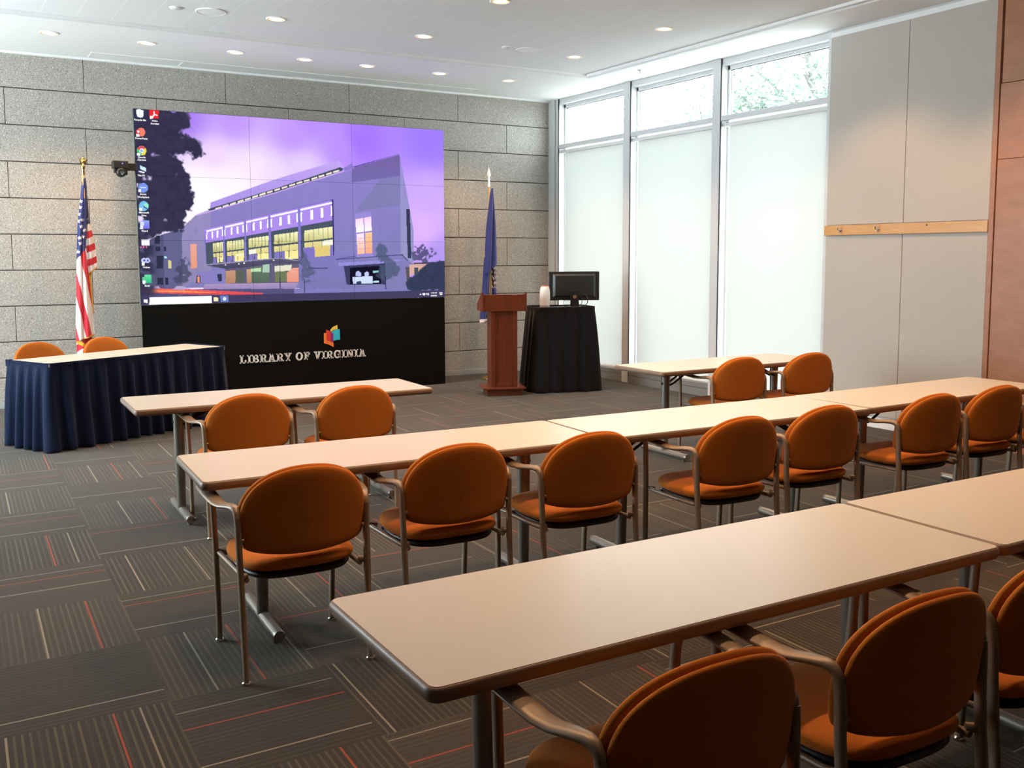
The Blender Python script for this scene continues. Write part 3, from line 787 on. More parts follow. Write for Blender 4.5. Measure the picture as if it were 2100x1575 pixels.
lab3=[['top','middle','bottom'],['left','centre','right']]
for pr_ in range(3):
    for pc in range(3):
        ua,ub=pc*NU//3,(pc+1)*NU//3; va,vb=pr_*NV//3,(pr_+1)*NV//3
        nx,nz_=ub-ua,vb-va
        x0=SX0+(SX1-SX0)*pc/3+.0012-px; x1=SX0+(SX1-SX0)*(pc+1)/3-.0012-px
        z1=SZ1-(SZ1-SZ0)*pr_/3-.001; z0=SZ1-(SZ1-SZ0)*(pr_+1)/3+.001
        xs=np.linspace(x0,x1,nx); zz=np.linspace(z1,z0,nz_)
        XX,ZZ=np.meshgrid(xs,zz); vs=np.stack([XX,np.zeros_like(XX),ZZ],-1).reshape(-1,3)
        idx_=np.arange(nx*nz_).reshape(nz_,nx); q=np.stack([idx_[:-1,:-1],idx_[1:,:-1],idx_[1:,1:],idx_[:-1,1:]],-1).reshape(-1,4)
        me=bpy.data.meshes.new('display_panel'); me.vertices.add(len(vs)); me.vertices.foreach_set('co',vs.ravel())
        me.loops.add(q.size); me.loops.foreach_set('vertex_index',q.ravel()); me.polygons.add(len(q)); me.polygons.foreach_set('loop_start',np.arange(0,q.size,4))
        me.update(calc_edges=True)
        at=me.color_attributes.new('Col','FLOAT_COLOR','POINT')
        cc_=np.ones((len(vs),4)); cc_[:,:3]=s2l(img[va:vb,ua:ub].reshape(-1,3)); at.data.foreach_set('color',cc_.ravel())
        me.materials.append(M_SCREEN); o=bpy.data.objects.new('display_panel',me); COL.objects.link(o); o.parent=vw
        b=MB().box(x0,x1,.0006,.014,z0,z1).build('bezel',M_BLACK,o); 
M_TEXTW=emis('white_screen_text',(1,1,1),1.0)
for (s_,u_,v_,h_) in PTXT:
    cu=bpy.data.curves.new('caption','FONT'); cu.body=s_; cu.size=h_/1000*(SZ1-SZ0)*1.15; cu.align_x='CENTER'; cu.align_y='TOP'; cu.resolution_u=2; cu.offset=.0008
    tmp=bpy.data.objects.new('caption',cu); COL.objects.link(tmp)
    me=bpy.data.meshes.new_from_object(tmp.evaluated_get(bpy.context.evaluated_depsgraph_get())); bpy.data.objects.remove(tmp)
    me.materials.clear(); me.materials.append(M_TEXTW)
    o=bpy.data.objects.new('screen_caption',me); COL.objects.link(o); o.parent=vw; o.rotation_euler=(R(90),0,0)
    o.location=(SX0+(SX1-SX0)*u_/1000-px,-.0012,SZ1-(SZ1-SZ0)*v_/1000)

# black base under the screen, with lettering and emblem
bs=thing('screen_base','black plinth under the video wall with white LIBRARY OF VIRGINIA lettering','plinth',(px,SY,0))
M_BPANEL=mat('matte_black_panel',(.0045,.0043,.004),.9,Specular_IOR_Level=.08)
MB().box(SX0-px+.004,SX1-px-.006,0,.035,0,SZ0-.005).build('front_panel',M_BPANEL,bevel=.002,parent=bs)
m=MB()
for x in (-1.6,0,1.6): m.box(x-.04,x+.04,.035,.115,0,2.9); m.box(x-.04,x+.04,.115,.42,0,.05)
m.box(-1.6,1.6,.09,.115,.5,.56)
m.build('support_frame',M_BLACKMET,bs)
def arc(cx,cy,rx,ry,a0,a1,th,tv=None,n=14):
    tv=tv or th; P_=[]
    for k in range(n):
        b0,b1=R(a0+(a1-a0)*k/n),R(a0+(a1-a0)*(k+1)/n)
        P_.append([(cx+rx*math.cos(b0),cy+ry*math.sin(b0)),(cx+rx*math.cos(b1),cy+ry*math.sin(b1)),(cx+(rx-th)*math.cos(b1),cy+(ry-tv)*math.sin(b1)),(cx+(rx-th)*math.cos(b0),cy+(ry-tv)*math.sin(b0))])
    return P_
def rc(a,b,c,d): return [(a,b),(c,b),(c,d),(a,d)]
S_=.15
LET={
'L':(.80,[rc(.11,0,.35,1),rc(0,1-S_,.47,1),rc(0,0,.78,S_),rc(.60,0,.78,.40)]),
'I':(.50,[rc(.13,0,.37,1),rc(0,0,.5,S_),rc(0,1-S_,.5,1)]),
'B':(.84,[rc(.11,0,.35,1),rc(0,1-S_,.5,1),rc(0,0,.5,S_),rc(.3,.45,.5,.58)]+arc(.47,.735,.29,.265,-90,90,.2,.14)+arc(.48,.275,.35,.275,-90,90,.22,.14)),
'R':(.90,[rc(.11,0,.35,1),rc(0,1-S_,.5,1),rc(0,0,.46,S_),rc(.3,.40,.5,.53),[(.42,.5),(.64,.5),(.84,.06),(.60,.06)],rc(.58,0,.93,S_)]+arc(.48,.70,.32,.30,-90,90,.21,.14)),
'A':(.98,[[(.10,.08),(.33,.08),(.58,1),(.34,1)],[(.62,.08),(.86,.08),(.62,1),(.40,1)],rc(.25,.27,.7,.40),rc(0,0,.40,S_),rc(.55,0,.97,S_),rc(.22,1-S_,.60,1)]),
'Y':(.92,[rc(.34,0,.58,.5),[(.34,.38),(.58,.42),(.30,.95),(.05,.95)],[(.36,.42),(.58,.38),(.86,.95),(.62,.95)],rc(.2,0,.72,S_),rc(0,1-S_,.40,1),rc(.54,1-S_,.92,1)]),
'O':(.96,arc(.46,.5,.46,.53,0,360,.24,.17,28)),
'F':(.80,[rc(.11,0,.35,1),rc(0,0,.48,S_),rc(0,1-S_,.78,1),rc(.61,.64,.78,1),rc(.3,.43,.55,.57),rc(.46,.33,.60,.67)]),
'V':(.92,[[(.08,.94),(.33,.94),(.57,0),(.36,0)],[(.60,.94),(.84,.94),(.58,0),(.38,0)],rc(0,1-S_,.42,1),rc(.52,1-S_,.92,1)]),
'G':(.96,arc(.46,.5,.46,.53,42,345,.24,.17,26)+[rc(.50,.38,.94,.52),rc(.68,.06,.90,.5),rc(.72,.62,.88,.98)]),
'N':(1.02,[rc(.11,0,.30,1),rc(.72,0,.91,1),[(.10,1),(.36,1),(.91,0),(.66,0)],rc(0,0,.42,S_),rc(.58,1-S_,1.02,1),rc(0,1-S_,.30,1)])}
txt='LIBRARY OF VIRGINIA'; tw=sum((LET[c][0]+.09) if c!=' ' else .42 for c in txt)-.09
x0,x1,zb,hh=2.985,4.514,.4115,.0925; k=(x1-x0)/tw; xx=x0; M_LET=mat('white_letter_vinyl',(.62,.62,.62),.5)
for word in txt.split(' '):
    m=MB()
    for c in word:
        for pl in LET[c][1]:
            m.prism_xz([(xx+a*k-px,zb+b*hh) for a,b in pl],-.006,0)
        xx+=(LET[c][0]+.09)*k
    xx+=.42*k
    o=m.build('lettering',M_LET,bs); o['label']='white slab-serif word '+word
EMB={'orange':((.78,.19,.03),[[(3.987,.716),(4.02,.717),(4.021,.627),(3.986,.595)],[(3.986,.595),(4.021,.627),(4.062,.617),(4.104,.595),(4.105,.544),(4.049,.577)]]),
'red':((.62,.03,.025),[[(4.015,.755),(4.044,.746),(4.071,.727),(4.068,.615),(4.041,.622),(4.018,.627)]]),
'purple':((.20,.015,.14),[[(4.071,.727),(4.104,.707),(4.104,.595),(4.068,.615)]]),
'yellow':((.72,.47,.06),[[(4.068,.749),(4.1,.784),(4.157,.807),(4.159,.756),(4.112,.75),(4.073,.73)]]),
'cyan':((.03,.43,.56),[[(4.077,.725),(4.12,.747),(4.184,.758),(4.187,.631),(4.143,.629),(4.104,.619),(4.104,.707)]])}
for nm,(c,pls) in EMB.items():
    m=MB()
    for pl in pls: m.prism_xz([(a-px,b) for a,b in pl],-.005,0)
    o=m.build('emblem_page',mat(nm+'_vinyl',c,.5),bs); o['label']=nm+' page of the open book emblem'

# conference camera on an arm at the left edge of the screen
cc=thing('conference_camera','black camera with round lens on an arm left of the video wall','camera',(1.80,SY-.04,2.55))
MB().box(-.088,.063,-.03,.10,-.005,.075).build('camera_body',M_BLACK,cc,bevel=.008)
m=MB(); m.box(-.075,-.05,-.02,.06,-.05,.0); m.box(.035,.055,-.02,.06,-.07,.0); m.build('yoke',M_BLACK,cc,bevel=.004)
m=MB(); m.sphere((-.01,.0,-.045),.052,20,14); m.tube([(-.01,-.03,-.045),(-.01,-.062,-.05)],.034,20); m.build('lens_head',M_BLACK,cc)
MB().lathe([(.0001,.0),(.018,.001),(.022,.004)],(0,0,0),20).build('lens_glass',mat('lens_glass',(.05,.07,.07),.05),cc)
lg=[o for o in kids(cc) if o.name.startswith('lens_glass')][0]; lg.rotation_euler=(R(-90),0,0); lg.location=(-.01,-.066,-.05); lg.rotation_euler=(R(90),0,0)
MB().box(.063,.150,.01,.09,-.02,.055).build('mount_arm',M_BLACK,cc,bevel=.004)
o=MB().box(-.002,.010,-.0325,-.03,.040,.052).build('indicator_light',emis('blue_led',(.25,.25,1),1.6),cc)

# ================================================================== FLAGS
def interp(pl,t):
    n=len(pl)-1; zs_=[p[1] for p in pl]; 
    z=zs_[0]+(zs_[-1]-zs_[0])*t
    for a in range(n):
        if (zs_[a]>=z>=zs_[a+1]) or a==n-1:
            f=(zs_[a]-z)/max(1e-6,zs_[a]-zs_[a+1]); f=min(max(f,0),1)
            return (pl[a][0]+(pl[a+1][0]-pl[a][0])*f, z)
def cloth(name,Lp,Rp,ybase,amp,freq,colf,parent,material,nu=70,nv=220,phase=0,bulge=.03,thick=.006):
    rows=[];cols=[]
    for a in range(nv+1):
        tt=a/nv; xl,zl=interp(Lp,tt); xr,zr=interp(Rp,tt); row=[]
        for b in range(nu+1):
            s_=b/nu; x=xl+(xr-xl)*s_; z=zl+(zr-zl)*s_
            y=ybase-bulge*math.sin(math.pi*s_)+amp*min(1,tt*2+.15)*math.sin(2*math.pi*(freq*s_+phase+.35*tt))*(.4+.6*math.sin(math.pi*min(1,max(0,s_))))
            row.append((x,y,z)); cols.append(colf(x,z))
        rows.append(row)
    m=MB().grid(rows); o=m.build(name,material,parent,fixn=False)
    at=o.data.color_attributes.new('Col','FLOAT_COLOR','POINT')
    at.data.foreach_set('color',[c for q in cols for c in (*q[:3],1)])
    if thick:
        sm=o.modifiers.new('thickness','SOLIDIFY'); sm.thickness=thick; sm.offset=0
    return o
# flag-cloth colours: metres -> pixel positions in an enlarged image crop, affine
P0=np.array([[135,260,1],[92,1100,1],[245,880,1]],float); Q0=np.array([[1.435,2.41],[1.328,1.212],[1.547,1.525]])
Aff=np.linalg.solve(P0,Q0)          # [cx cy 1] @ Aff = [x z]
Ainv=np.linalg.inv(Aff[:2]);
def cxy(x,z):
    q=(np.array([x,z])-Aff[2])@Ainv; return q[0],q[1]
RED,WHT,BLU,GLD=lin(196,30,48),lin(222,216,214),lin(28,38,98),lin(222,160,30)
STARS=[(120,450),(113,500),(133,542),(108,550),(127,588),(150,615),(137,662),(115,672),(122,712),(105,772),(124,405)]
def isstar(cx,cy,lst,r=11):
    for a,b in lst:
        dx,dy=(cx-a),(cy-b); d=math.hypot(dx,dy)
        if d<r*1.25:
            th=math.atan2(dx,-dy); k_=((th+math.pi/5)%(2*math.pi/5))-math.pi/5
            if d<r*(1.25-.95*min(1,abs(k_)/(math.pi/5)))+1: return True
    return False
def us1(x,z):
    cx,cy=cxy(x,z)
    if cy<830-(cx-97)*1.32:
        return WHT if isstar(cx,cy,STARS) else BLU
    if cy>1435-(cx-92)*.40: return GLD
    q=cx-.23*cy; f=((-22-q)%96)/96
    return RED if f<.45 else WHT
def us2(x,z):
    cx,cy=cxy(x,z)
    if cy>930-(cx-180)*.78+ (0 if cx>180 else 0): return GLD
    k_=cy+(cx-160)*.42
    if k_<578: return WHT if isstar(cx,cy,[(165,535)]) else BLU
    return WHT if int((k_-578)/52)%2==0 else RED
def us3(x,z):
    cx,cy=cxy(x,z)
    if cx>196 and cy>1010 or (930<cy<1010): return GLD
    return RED
def us4(x,z):
    cx,cy=cxy(x,z); k_=(cx*.8+cy)
    if abs(cy-1440-(cx-105)*.55)<14: return GLD
    return RED if (k_%110)<60 else WHT
M_FLAG=vcol('printed_flag_cloth')
UF=thing('national_flag','stars and stripes flag with gold fringe hanging from a pole left of the video wall','flag',(0,0,0))
L1=[(1.457,2.446),(1.435,2.41),(1.369,1.926),(1.348,1.599),(1.328,1.212),(1.314,.953),(1.308,.73)]
R1=[(1.467,2.447),(1.476,2.355),(1.466,2.07),(1.446,1.727),(1.46,1.411),(1.475,1.136),(1.494,.79)]
cloth('flag_cloth',L1,R1,11.17,.016,2.2,us1,UF,M_FLAG)
cloth('flag_fold',[(1.46,2.446),(1.462,2.1),(1.444,1.74),(1.448,1.50),(1.452,1.43)],[(1.47,2.447),(1.479,2.355),(1.491,1.985),(1.519,1.857),(1.544,1.67),(1.548,1.51)],11.205,.012,1.3,us2,UF,M_FLAG,50,150)
cloth('flag_fold',[(1.455,1.47),(1.455,1.35),(1.46,1.05)],[(1.487,1.47),(1.488,1.35),(1.499,1.02)],11.225,.006,1,us3,UF,M_FLAG,24,80)
cloth('flag_fold',[(1.315,.80),(1.312,.70),(1.318,.45)],[(1.47,.84),(1.455,.70),(1.42,.45)],11.20,.014,1.6,us4,UF,M_FLAG,40,60)
cloth('gold_cord',[(1.437,2.42),(1.441,2.33),(1.445,2.235)],[(1.449,2.42),(1.453,2.33),(1.451,2.235)],11.148,.002,1,lambda x,z:GLD,UF,M_FLAG,8,30,bulge=.006)
M_BRASS=mat('polished_brass',(.75,.52,.18),.22,1); M_GOLD=mat('gold_fringe',GLD[:3],.8)
UF2=UF
MB().tube([(1.392,11.22,.03),(1.456,11.22,2.50)],.014,14).build('pole',mat('pale_oak_pole',(.52,.36,.15),.4),UF)
MB().lathe([(.0001,.05),(.04,.045),(.10,.03),(.15,.012),(.155,0),(.0001,0)],(1.392,11.22,.0),30).build('pole_base',M_BRASS,UF)
m=MB(); m.lathe([(.016,0),(.02,.02),(.012,.05),(.02,.07),(.026,.09),(.012,.11),(.009,.125)],(1.457,11.22,2.48),18)
m.sphere((1.459,11.22,2.625),.018,14,10,sc=(1,1,1.3))
m.sphere((1.459,11.22,2.655),.013,12,8)                                            # eagle head
for s_ in (-1,1): m.add([(1.459,11.215,2.60),(1.459+s_*.045,11.21,2.665),(1.459+s_*.034,11.22,2.63),(1.459+s_*.03,11.225,2.60),(1.459,11.225,2.63)],[(0,1,4),(0,2,1),(0,3,2),(1,2,4),(2,3,4)])
m.tube([(1.466,11.21,2.655),(1.487,11.205,2.648)],[.005,.001],8)
m.build('eagle_finial',M_BRASS,UF)

NAVY=lin(40,48,112)
VF=thing('state_flag','plain navy blue flag with part of a seal hanging from a pole behind the lectern','flag',(0,0,0))
VL=[(6.314,2.49),(6.292,2.427),(6.238,2.008),(6.217,1.729),(6.211,1.448),(6.208,1.38)]
VR=[(6.33,2.491),(6.341,2.428),(6.368,2.066),(6.383,1.799),(6.392,1.52)]
cn=lambda x,z:NAVY
cloth('flag_cloth',VL,VR,11.07,.018,1.8,cn,VF,M_FLAG,60,150)
def v2(x,z): return WHT if z<.795+.10*(x-6.16) else NAVY
cloth('flag_fold',[(6.225,1.6),(6.208,1.40),(6.193,1.167),(6.158,.828),(6.153,.748)],[(6.33,1.6),(6.30,1.40),(6.29,1.17),(6.288,.86),(6.288,.79)],11.115,.014,1.4,v2,VF,M_FLAG,50,160)
def v3(x,z):
    if 1.20<z<1.78 and x>6.345:
        k_=math.sin(z*95+math.sin(x*160)*1.3)+math.sin(x*210+z*40)
        if k_>.75: return WHT
        if k_<-1.15: return lin(120,30,40)
        if z<1.27: return lin(30,100,95) if k_<0 else lin(150,35,50)
        return lin(58,52,64) if z<1.6 else NAVY
    return NAVY
cloth('flag_seal_fold',[(6.34,1.85),(6.345,1.5),(6.35,1.1)],[(6.385,1.85),(6.405,1.5),(6.42,1.1)],11.135,.008,1.2,v3,VF,M_FLAG,40,160,bulge=.01)
MB().tube([(6.352,11.15,.03),(6.322,11.15,2.52)],.014,14).build('pole',bpy.data.materials['pale_oak_pole'],VF)
MB().lathe([(.0001,.055),(.035,.05),(.09,.034),(.14,.012),(.145,0),(.0001,0)],(6.352,11.15,0),30).build('pole_base',M_BRASS,VF)
m=MB(); m.lathe([(.013,0),(.018,.02),(.011,.06),(.017,.10),(.010,.13)],(6.322,11.15,2.51),16)
m.add([(6.322,11.15,2.775),(6.292,11.15,2.665),(6.322,11.138,2.685),(6.352,11.15,2.665),(6.322,11.162,2.685),(6.322,11.15,2.63)],[(0,1,2),(0,2,3),(0,3,4),(0,4,1),(5,2,1),(5,3,2),(5,4,3),(5,1,4)])
m.build('spear_finial',mat('silver_finial',(.9,.9,.9),.4,.5),VF)

# ================================================================== TABLES
def rrect(x0,x1,y0,y1,r,n=6):
    P_=[]
    for cx,cy,a0 in ((x1-r,y1-r,0),(x0+r,y1-r,90),(x0+r,y0+r,180),(x1-r,y0+r,270)):
        for k in range(n+1):
            a=R(a0+90*k/n); P_.append((cx+r*math.cos(a),cy+r*math.sin(a)))
    return P_
TH=.737
def make_table(x,y,L,ang,label,group,depth=.61,legs=(.30,.30),r=.032):
    t_=thing('folding_table',label,'table',(x,y,0),ang,group)
    m=MB(); ins=.009
    inner=rrect(ins,L-ins,ins,depth-ins,r-ins); n=len(inner)
    m.add([(a,b,TH) for a,b in inner],[tuple(range(n))],0); m.add([(a,b,TH-.036) for a,b in inner],[tuple(range(n))[::-1]],1)
    m.add([(a,b,TH) for a,b in inner]+[(a,b,TH-.036) for a,b in inner],[(i_,(i_+1)%n,(i_+1)%n+n,i_+n) for i_ in range(n)],1)
    m.build('tabletop',[M_LAM,M_UNDER],t_)
    prof=[(ins,TH-.0012),(ins*.45,TH-.0025),(.0012,TH-.008),(0,TH-.014),(0,TH-.021),(.002,TH-.029),(.006,TH-.035),(ins+.003,TH-.038),(ins+.012,TH-.038)]
    rows=[]
    for o_,z in prof: rows.append([(a,b,z) for a,b in rrect(o_,L-o_,o_,depth-o_,max(r-o_,.008))])
    MB().grid(rows,0,True).build('edge_band',M_EDGE,t_)
    for k_,lx in enumerate((legs[0],L-legs[1])):
        s_=1 if k_==0 else -1
        c=MB().tube([(lx,depth/2,.05),(lx,depth/2,TH-.045)],(.026,.036),18); o=c.build('leg',M_GREYMET,t_)
        f=MB().tube([(lx,.045,.040),(lx,depth-.045,.040)],.025,18); f.build('foot',M_GREYMET,o)
        for yy,sg in ((.045,-1),(depth-.045,1)):
            e=MB().tube([(lx,yy,.040),(lx,yy+sg*.014,.040)],[.0262,.0235],18); e.tube([(lx,yy-sg*.03,.0),(lx,yy-sg*.03,.02)],.014,12)
            e.build('end_cap',M_GREYMET,o)
        p=MB().box(lx-.04,lx+.04,.19,depth-.19,TH-.047,TH-.037); p.box(lx-.045,lx-.035,.20,depth-.20,TH-.07,TH-.037); p.box(lx+.035,lx+.045,.20,depth-.20,TH-.07,TH-.037); p.build('top_bracket',M_BLACKMET,o)
        b=MB().tube([(lx+s_*.02,depth/2-.03,.585),(lx+s_*.06,depth/2-.03,.60),(lx+s_*.16,depth/2-.03,.655),(lx+s_*.26,depth/2-.03,TH-.045)],.008,8)
        b.tube([(lx+s_*.02,depth/2+.03,.585),(lx+s_*.06,depth/2+.03,.60),(lx+s_*.16,depth/2+.03,.655),(lx+s_*.26,depth/2+.03,TH-.045)],.008,8)
        b.tube([(lx-s_*.036,depth/2,.60),(lx-s_*.022,depth/2,.60)],.012,10)
        b.box(lx+s_*.245,lx+s_*.30,depth/2-.06,depth/2+.06,TH-.050,TH-.037)
        b.build('brace',M_BLACKMET,o)
    return t_
G1='beige laminate training tables'  # lengths and depths stretched table by table to fit their corners in the image
make_table(.843,1.741,1.945,-.008,'beige table closest to the camera, with both near chairs pulled up to it',G1,.632)
make_table(2.793,1.727,1.93,-.008,'beige table running out of the photo at the lower right edge',G1,.632)
make_table(.884,3.872,1.925,-.0600 if False else -.0447,'beige table in the second row, at its left end under a pinkish glow',G1,.62)
make_table(2.812,3.786,1.86,-.030,'beige table in the middle of the second row',G1,.615)
make_table(4.674,3.745,1.83,.005,'beige table at the right end of the second row, near the wood panelling',G1,.61)
make_table(.987,5.925,1.908,-.028,'lone beige table in front of the navy skirted table',G1,.63)
make_table(4.765,5.734,1.80,.006,'lone beige table by the windows, in front of the lowered blinds',G1,.62,(.29,.29))

# ================================================================== CHAIRS
def pillow(m,outline,place,h,inset=1.0,p=5,rings=9,mi=0):
    """outline: list of (a,b) around origin; place(a,b,h)->xyz"""
    n=len(outline); rows=[]
    ss=[math.sin(math.pi/2*k/rings) for k in range(rings+1)]
    for s_ in ss[::1]:
        hh_=h*(max(0,1-s_**p))**(1/2.2); rows.append([place(a*max(s_,1e-3),b*max(s_,1e-3),hh_) for a,b in outline])
    for s_ in ss[::-1][1:]:
        hh_=-h*(max(0,1-s_**p))**(1/2.2); rows.append([place(a*max(s_,1e-3),b*max(s_,1e-3),hh_) for a,b in outline])
    m.grid(rows,mi,True)
def back_outline(sc=1.0,n=96):
    P_=[]
    hw,top,side,bot=.254,.234,.076,.121
    for k in range(n):
        th=2*math.pi*k/n; c,s=math.cos(th),math.sin(th)
        if s>=0:
            lo,hi=0,.4
            for _ in range(24):
                m_=(lo+hi)/2; x,z=abs(m_*c),m_*s
                lim=.035+(top-.035)*max(0,1-(x/hw)**2.25)**(1/2.15) if x<hw else -1
                if x<hw and z<lim: lo=m_
                else: hi=m_
            r=lo
        else:
            # upright side, then a blunt corner into a shallow lower curve
            lo,hi=0,.4
            for _ in range(24):
                m_=(lo+hi)/2; x,z=m_*c,-m_*s
                lim=side+(bot-side)*math.sqrt(max(0,1-(x/hw)**2)) if abs(x)<hw else -1
                w_=hw-.010*max(0,z/side)**2 if z<side else hw
                if abs(x)<w_ and z<lim: lo=m_
                else: hi=m_
            r=lo
        P_.append((r*c*sc,r*s*sc))
    # soften the corners
    for _ in range(2): P_=[((P_[i-1][0]+2*P_[i][0]+P_[(i+1)%n][0])/4,(P_[i-1][1]+2*P_[i][1]+P_[(i+1)%n][1])/4) for i in range(n)]
    return P_
def bplace(off):
    def f(a,b,h):
        z=.600+b; y=-.232+.95*a*a-.13*(z-.5)+off+h
        return (a,y,z)
    return f
def make_chair():
    r=thing('stacking_armchair','','chair')
    # seat
    so=[]
    for k in range(56):
        a=2*math.pi*k/56; c,s=math.cos(a),math.sin(a); so.append(((.243 if s>0 else .238)*math.copysign(abs(c)**.55,c),(.245 if s>0 else .240)*math.copysign(abs(s)**.72,s)))
    m=MB(); pillow(m,so,lambda a,b,h:(a,b+.003,.431+h+.010*(b/.235)**2-.012*(1-(a/.24)**2)*0),.034,p=6); m.build('seat',M_ORANGE,r)
    m=MB(); pillow(m,[(a*.93,b*.93) for a,b in so],lambda a,b,h:(a,b+.003,.394+h),.020,p=8,rings=6); m.build('seat_pan',M_BLACK,r)
    # back
    m=MB(); pillow(m,back_outline(1.0),bplace(.015),.019,p=10); m.build('back_cushion',M_ORANGE,r)
    m=MB(); pillow(m,back_outline(.982),bplace(-.012),.015,p=14); m.build('back_shell',M_ORANGE,r)
    for s_ in (-1,1):
        l=MB().tube([(s_*.250,-.245,.012),(s_*.251,-.232,.15),(s_*.252,-.215,.35),(s_*.254,-.205,.50),(s_*.256,-.203,.60),(s_*.257,-.200,.640)],[(.0125,.0165)]*6,14)
        o=l.build('leg',M_TAUPE,r); MB().lathe([(.017,0),(.019,.004),(.017,.010),(.013,.013)],(s_*.250,-.245,0),16).build('glide',M_CHROME,o)
        l=MB().tube([(s_*.247,.245,.012),(s_*.250,.238,.2),(s_*.256,.228,.45),(s_*.264,.222,.62),(s_*.272,.218,.664)],[(.0125,.0165)]*5,14)
        o=l.build('leg',M_TAUPE,r); MB().lathe([(.017,0),(.019,.004),(.017,.010),(.013,.013)],(s_*.247,.245,0),16).build('glide',M_CHROME,o)
        P_=[(s_*.257,-.2000,.630),(s_*.257,-.196,.652),(s_*.258,-.183,.667),(s_*.262,-.160,.673),(s_*.272,-.12,.671),(s_*.284,-.07,.664),(s_*.292,-.02,.664),(s_*.297,.05,.671),(s_*.299,.12,.676),(s_*.299,.19,.680),(s_*.298,.235,.681),(s_*.297,.255,.680)]
        Rr=[(.0125,.0155),(.0135,.015),(.0155,.014),(.019,.0125),(.023,.011),(.026,.0100),(.028,.0100),(.030,.0100),(.031,.0095),(.031,.0090),(.028,.0085),(.016,.006)]
        m=MB().tube(P_,Rr,16); m.build('armrest',M_TAUPE,r)
        m=MB().tube([(s_*.254,-.205,.405),(s_*.228,-.185,.405)],.013,12); m.tube([(s_*.228,-.20,.392),(s_*.232,.0,.388),(s_*.245,.225,.392)],.0105,10); m.tube([(s_*.256,.228,.395),(s_*.215,.20,.392)],.012,10)
        m.tube([(s_*.256,-.204,.55),(s_*.235,-.205,.55)],.010,10)
        m.build('side_rail',M_TAUPE,r)
    for yy in (.18,): MB().box(-.20,.20,yy-.01,yy+.01,.374,.390).build('cross_rail',M_BLACKMET,r,bevel=.003)
    return r
ch0=make_chair(); used_c=False
def chair(x,y,deg,label,group):
    global used_c
    c=ch0 if not used_c else copy_tree(ch0); used_c=True
    c.location=(x,y,0); c.rotation_euler=(0,0,R(deg)); c['label']=label; c['group']=group; return c
GA='orange armchairs along the second row of tables'; GB='orange armchairs at the closest tables'; GC='orange armchairs at the lone front tables'
chair(1.222,3.827,-2.3,'orange armchair at the left end of the second row, its four legs all in view',GA)
chair(1.925,3.88,-2,'orange armchair in the second row, second from its left end',GA)
chair(2.58,3.807,-3,'orange armchair in front of the seam between the first two second-row tables',GA)
chair(3.462,3.760,-4,'orange armchair at the left half of the middle second-row table',GA)
chair(4.105,3.785,-4,'orange armchair at the right half of the middle second-row table',GA)
chair(4.972,3.758,-4,'orange armchair at the left half of the right-end second-row table',GA)
chair(5.62,3.782,-3,'orange armchair at the right half of the right-end second-row table, before the wood panel',GA)
chair(6.245,3.79,-2,'orange armchair cut by the right edge of the photo in the second row',GA)
chair(1.345,1.665,-2,'orange armchair at the bottom of the photo, its left armrest under the closest table',GB)
chair(2.035,1.672,-2,'orange armchair at the lower right with its whole backrest in view, beside the bottom one',GB)
chair(2.65,1.69,-2,'orange armchair cut by the right edge at the closest tables',GB)
chair(1.575,5.855,-1,'orange armchair at the left of the lone table before the navy skirt',GC)
chair(2.25,5.862,-1,'orange armchair at the right of the lone table before the navy skirt',GC)
chair(5.475,5.83,-6,'orange armchair at the left of the lone window-side table',GC)
chair(6.205,5.79,-6,'orange armchair at the right of the lone window-side table, against the fabric panel',GC)
hx,hy=math.sin(R(26)),math.cos(R(26))
chair(.94,9.83,206,'light orange chair facing the room behind the navy skirted table, at its left',  'chairs behind the navy skirted table')
chair(1.56,10.13,206,'light orange chair facing the room behind the navy skirted table, beside the flag','chairs behind the navy skirted table')

# ================================================================== HEAD TABLE WITH SKIRT
def drape(path,z0,z1,normal_out,folds,amp0,amp1,flare,name,material,parent,band=.045,closed=False,seed=1,hemwave=.004,nz=26):
    """path: dense list of (x,y) with outward normals"""
    rs=np.random.RandomState(seed); n=len(path); L_=[0]
    for a in range(1,n): L_.append(L_[-1]+math.dist(path[a],path[a-1]))
    T=L_[-1]; ph=rs.rand(8)*6.28
    rows=[]
    for k in range(nz+1):
        tz=k/nz; z=z1+(z0-z1)*tz; row=[]
        for a in range(n):
            s_=L_[a]/T
            if (z1-z)<band: off=.004*math.sin(s_*T*2*math.pi/.022)+.006
            else:
                g=(z1-z-band)/(z1-z0-band)
                w=math.sin(2*math.pi*folds*s_+ph[0]+1.1*math.sin(2*math.pi*3*s_+ph[1])+.25*math.sin(5*g+ph[2]))
                w2=math.sin(2*math.pi*folds*2.3*s_+ph[3]); w=math.copysign(abs(w)**.75,w)
                off=.006+flare*g**.8+(amp0+(amp1-amp0)*g**.7)*(w+.25*w2*(1-g))
            row.append((path[a][0]+normal_out[a][0]*off,path[a][1]+normal_out[a][1]*off,max(z+(hemwave*math.sin(9*s_*6.28) if tz==1 else 0),.002)))
        rows.append(row)
    m=MB().grid(rows,0,closed); o=m.build(name,material,parent,fixn=False)
    sm=o.modifiers.new('thickness','SOLIDIFY'); sm.thickness=.002; sm.offset=-1; return o
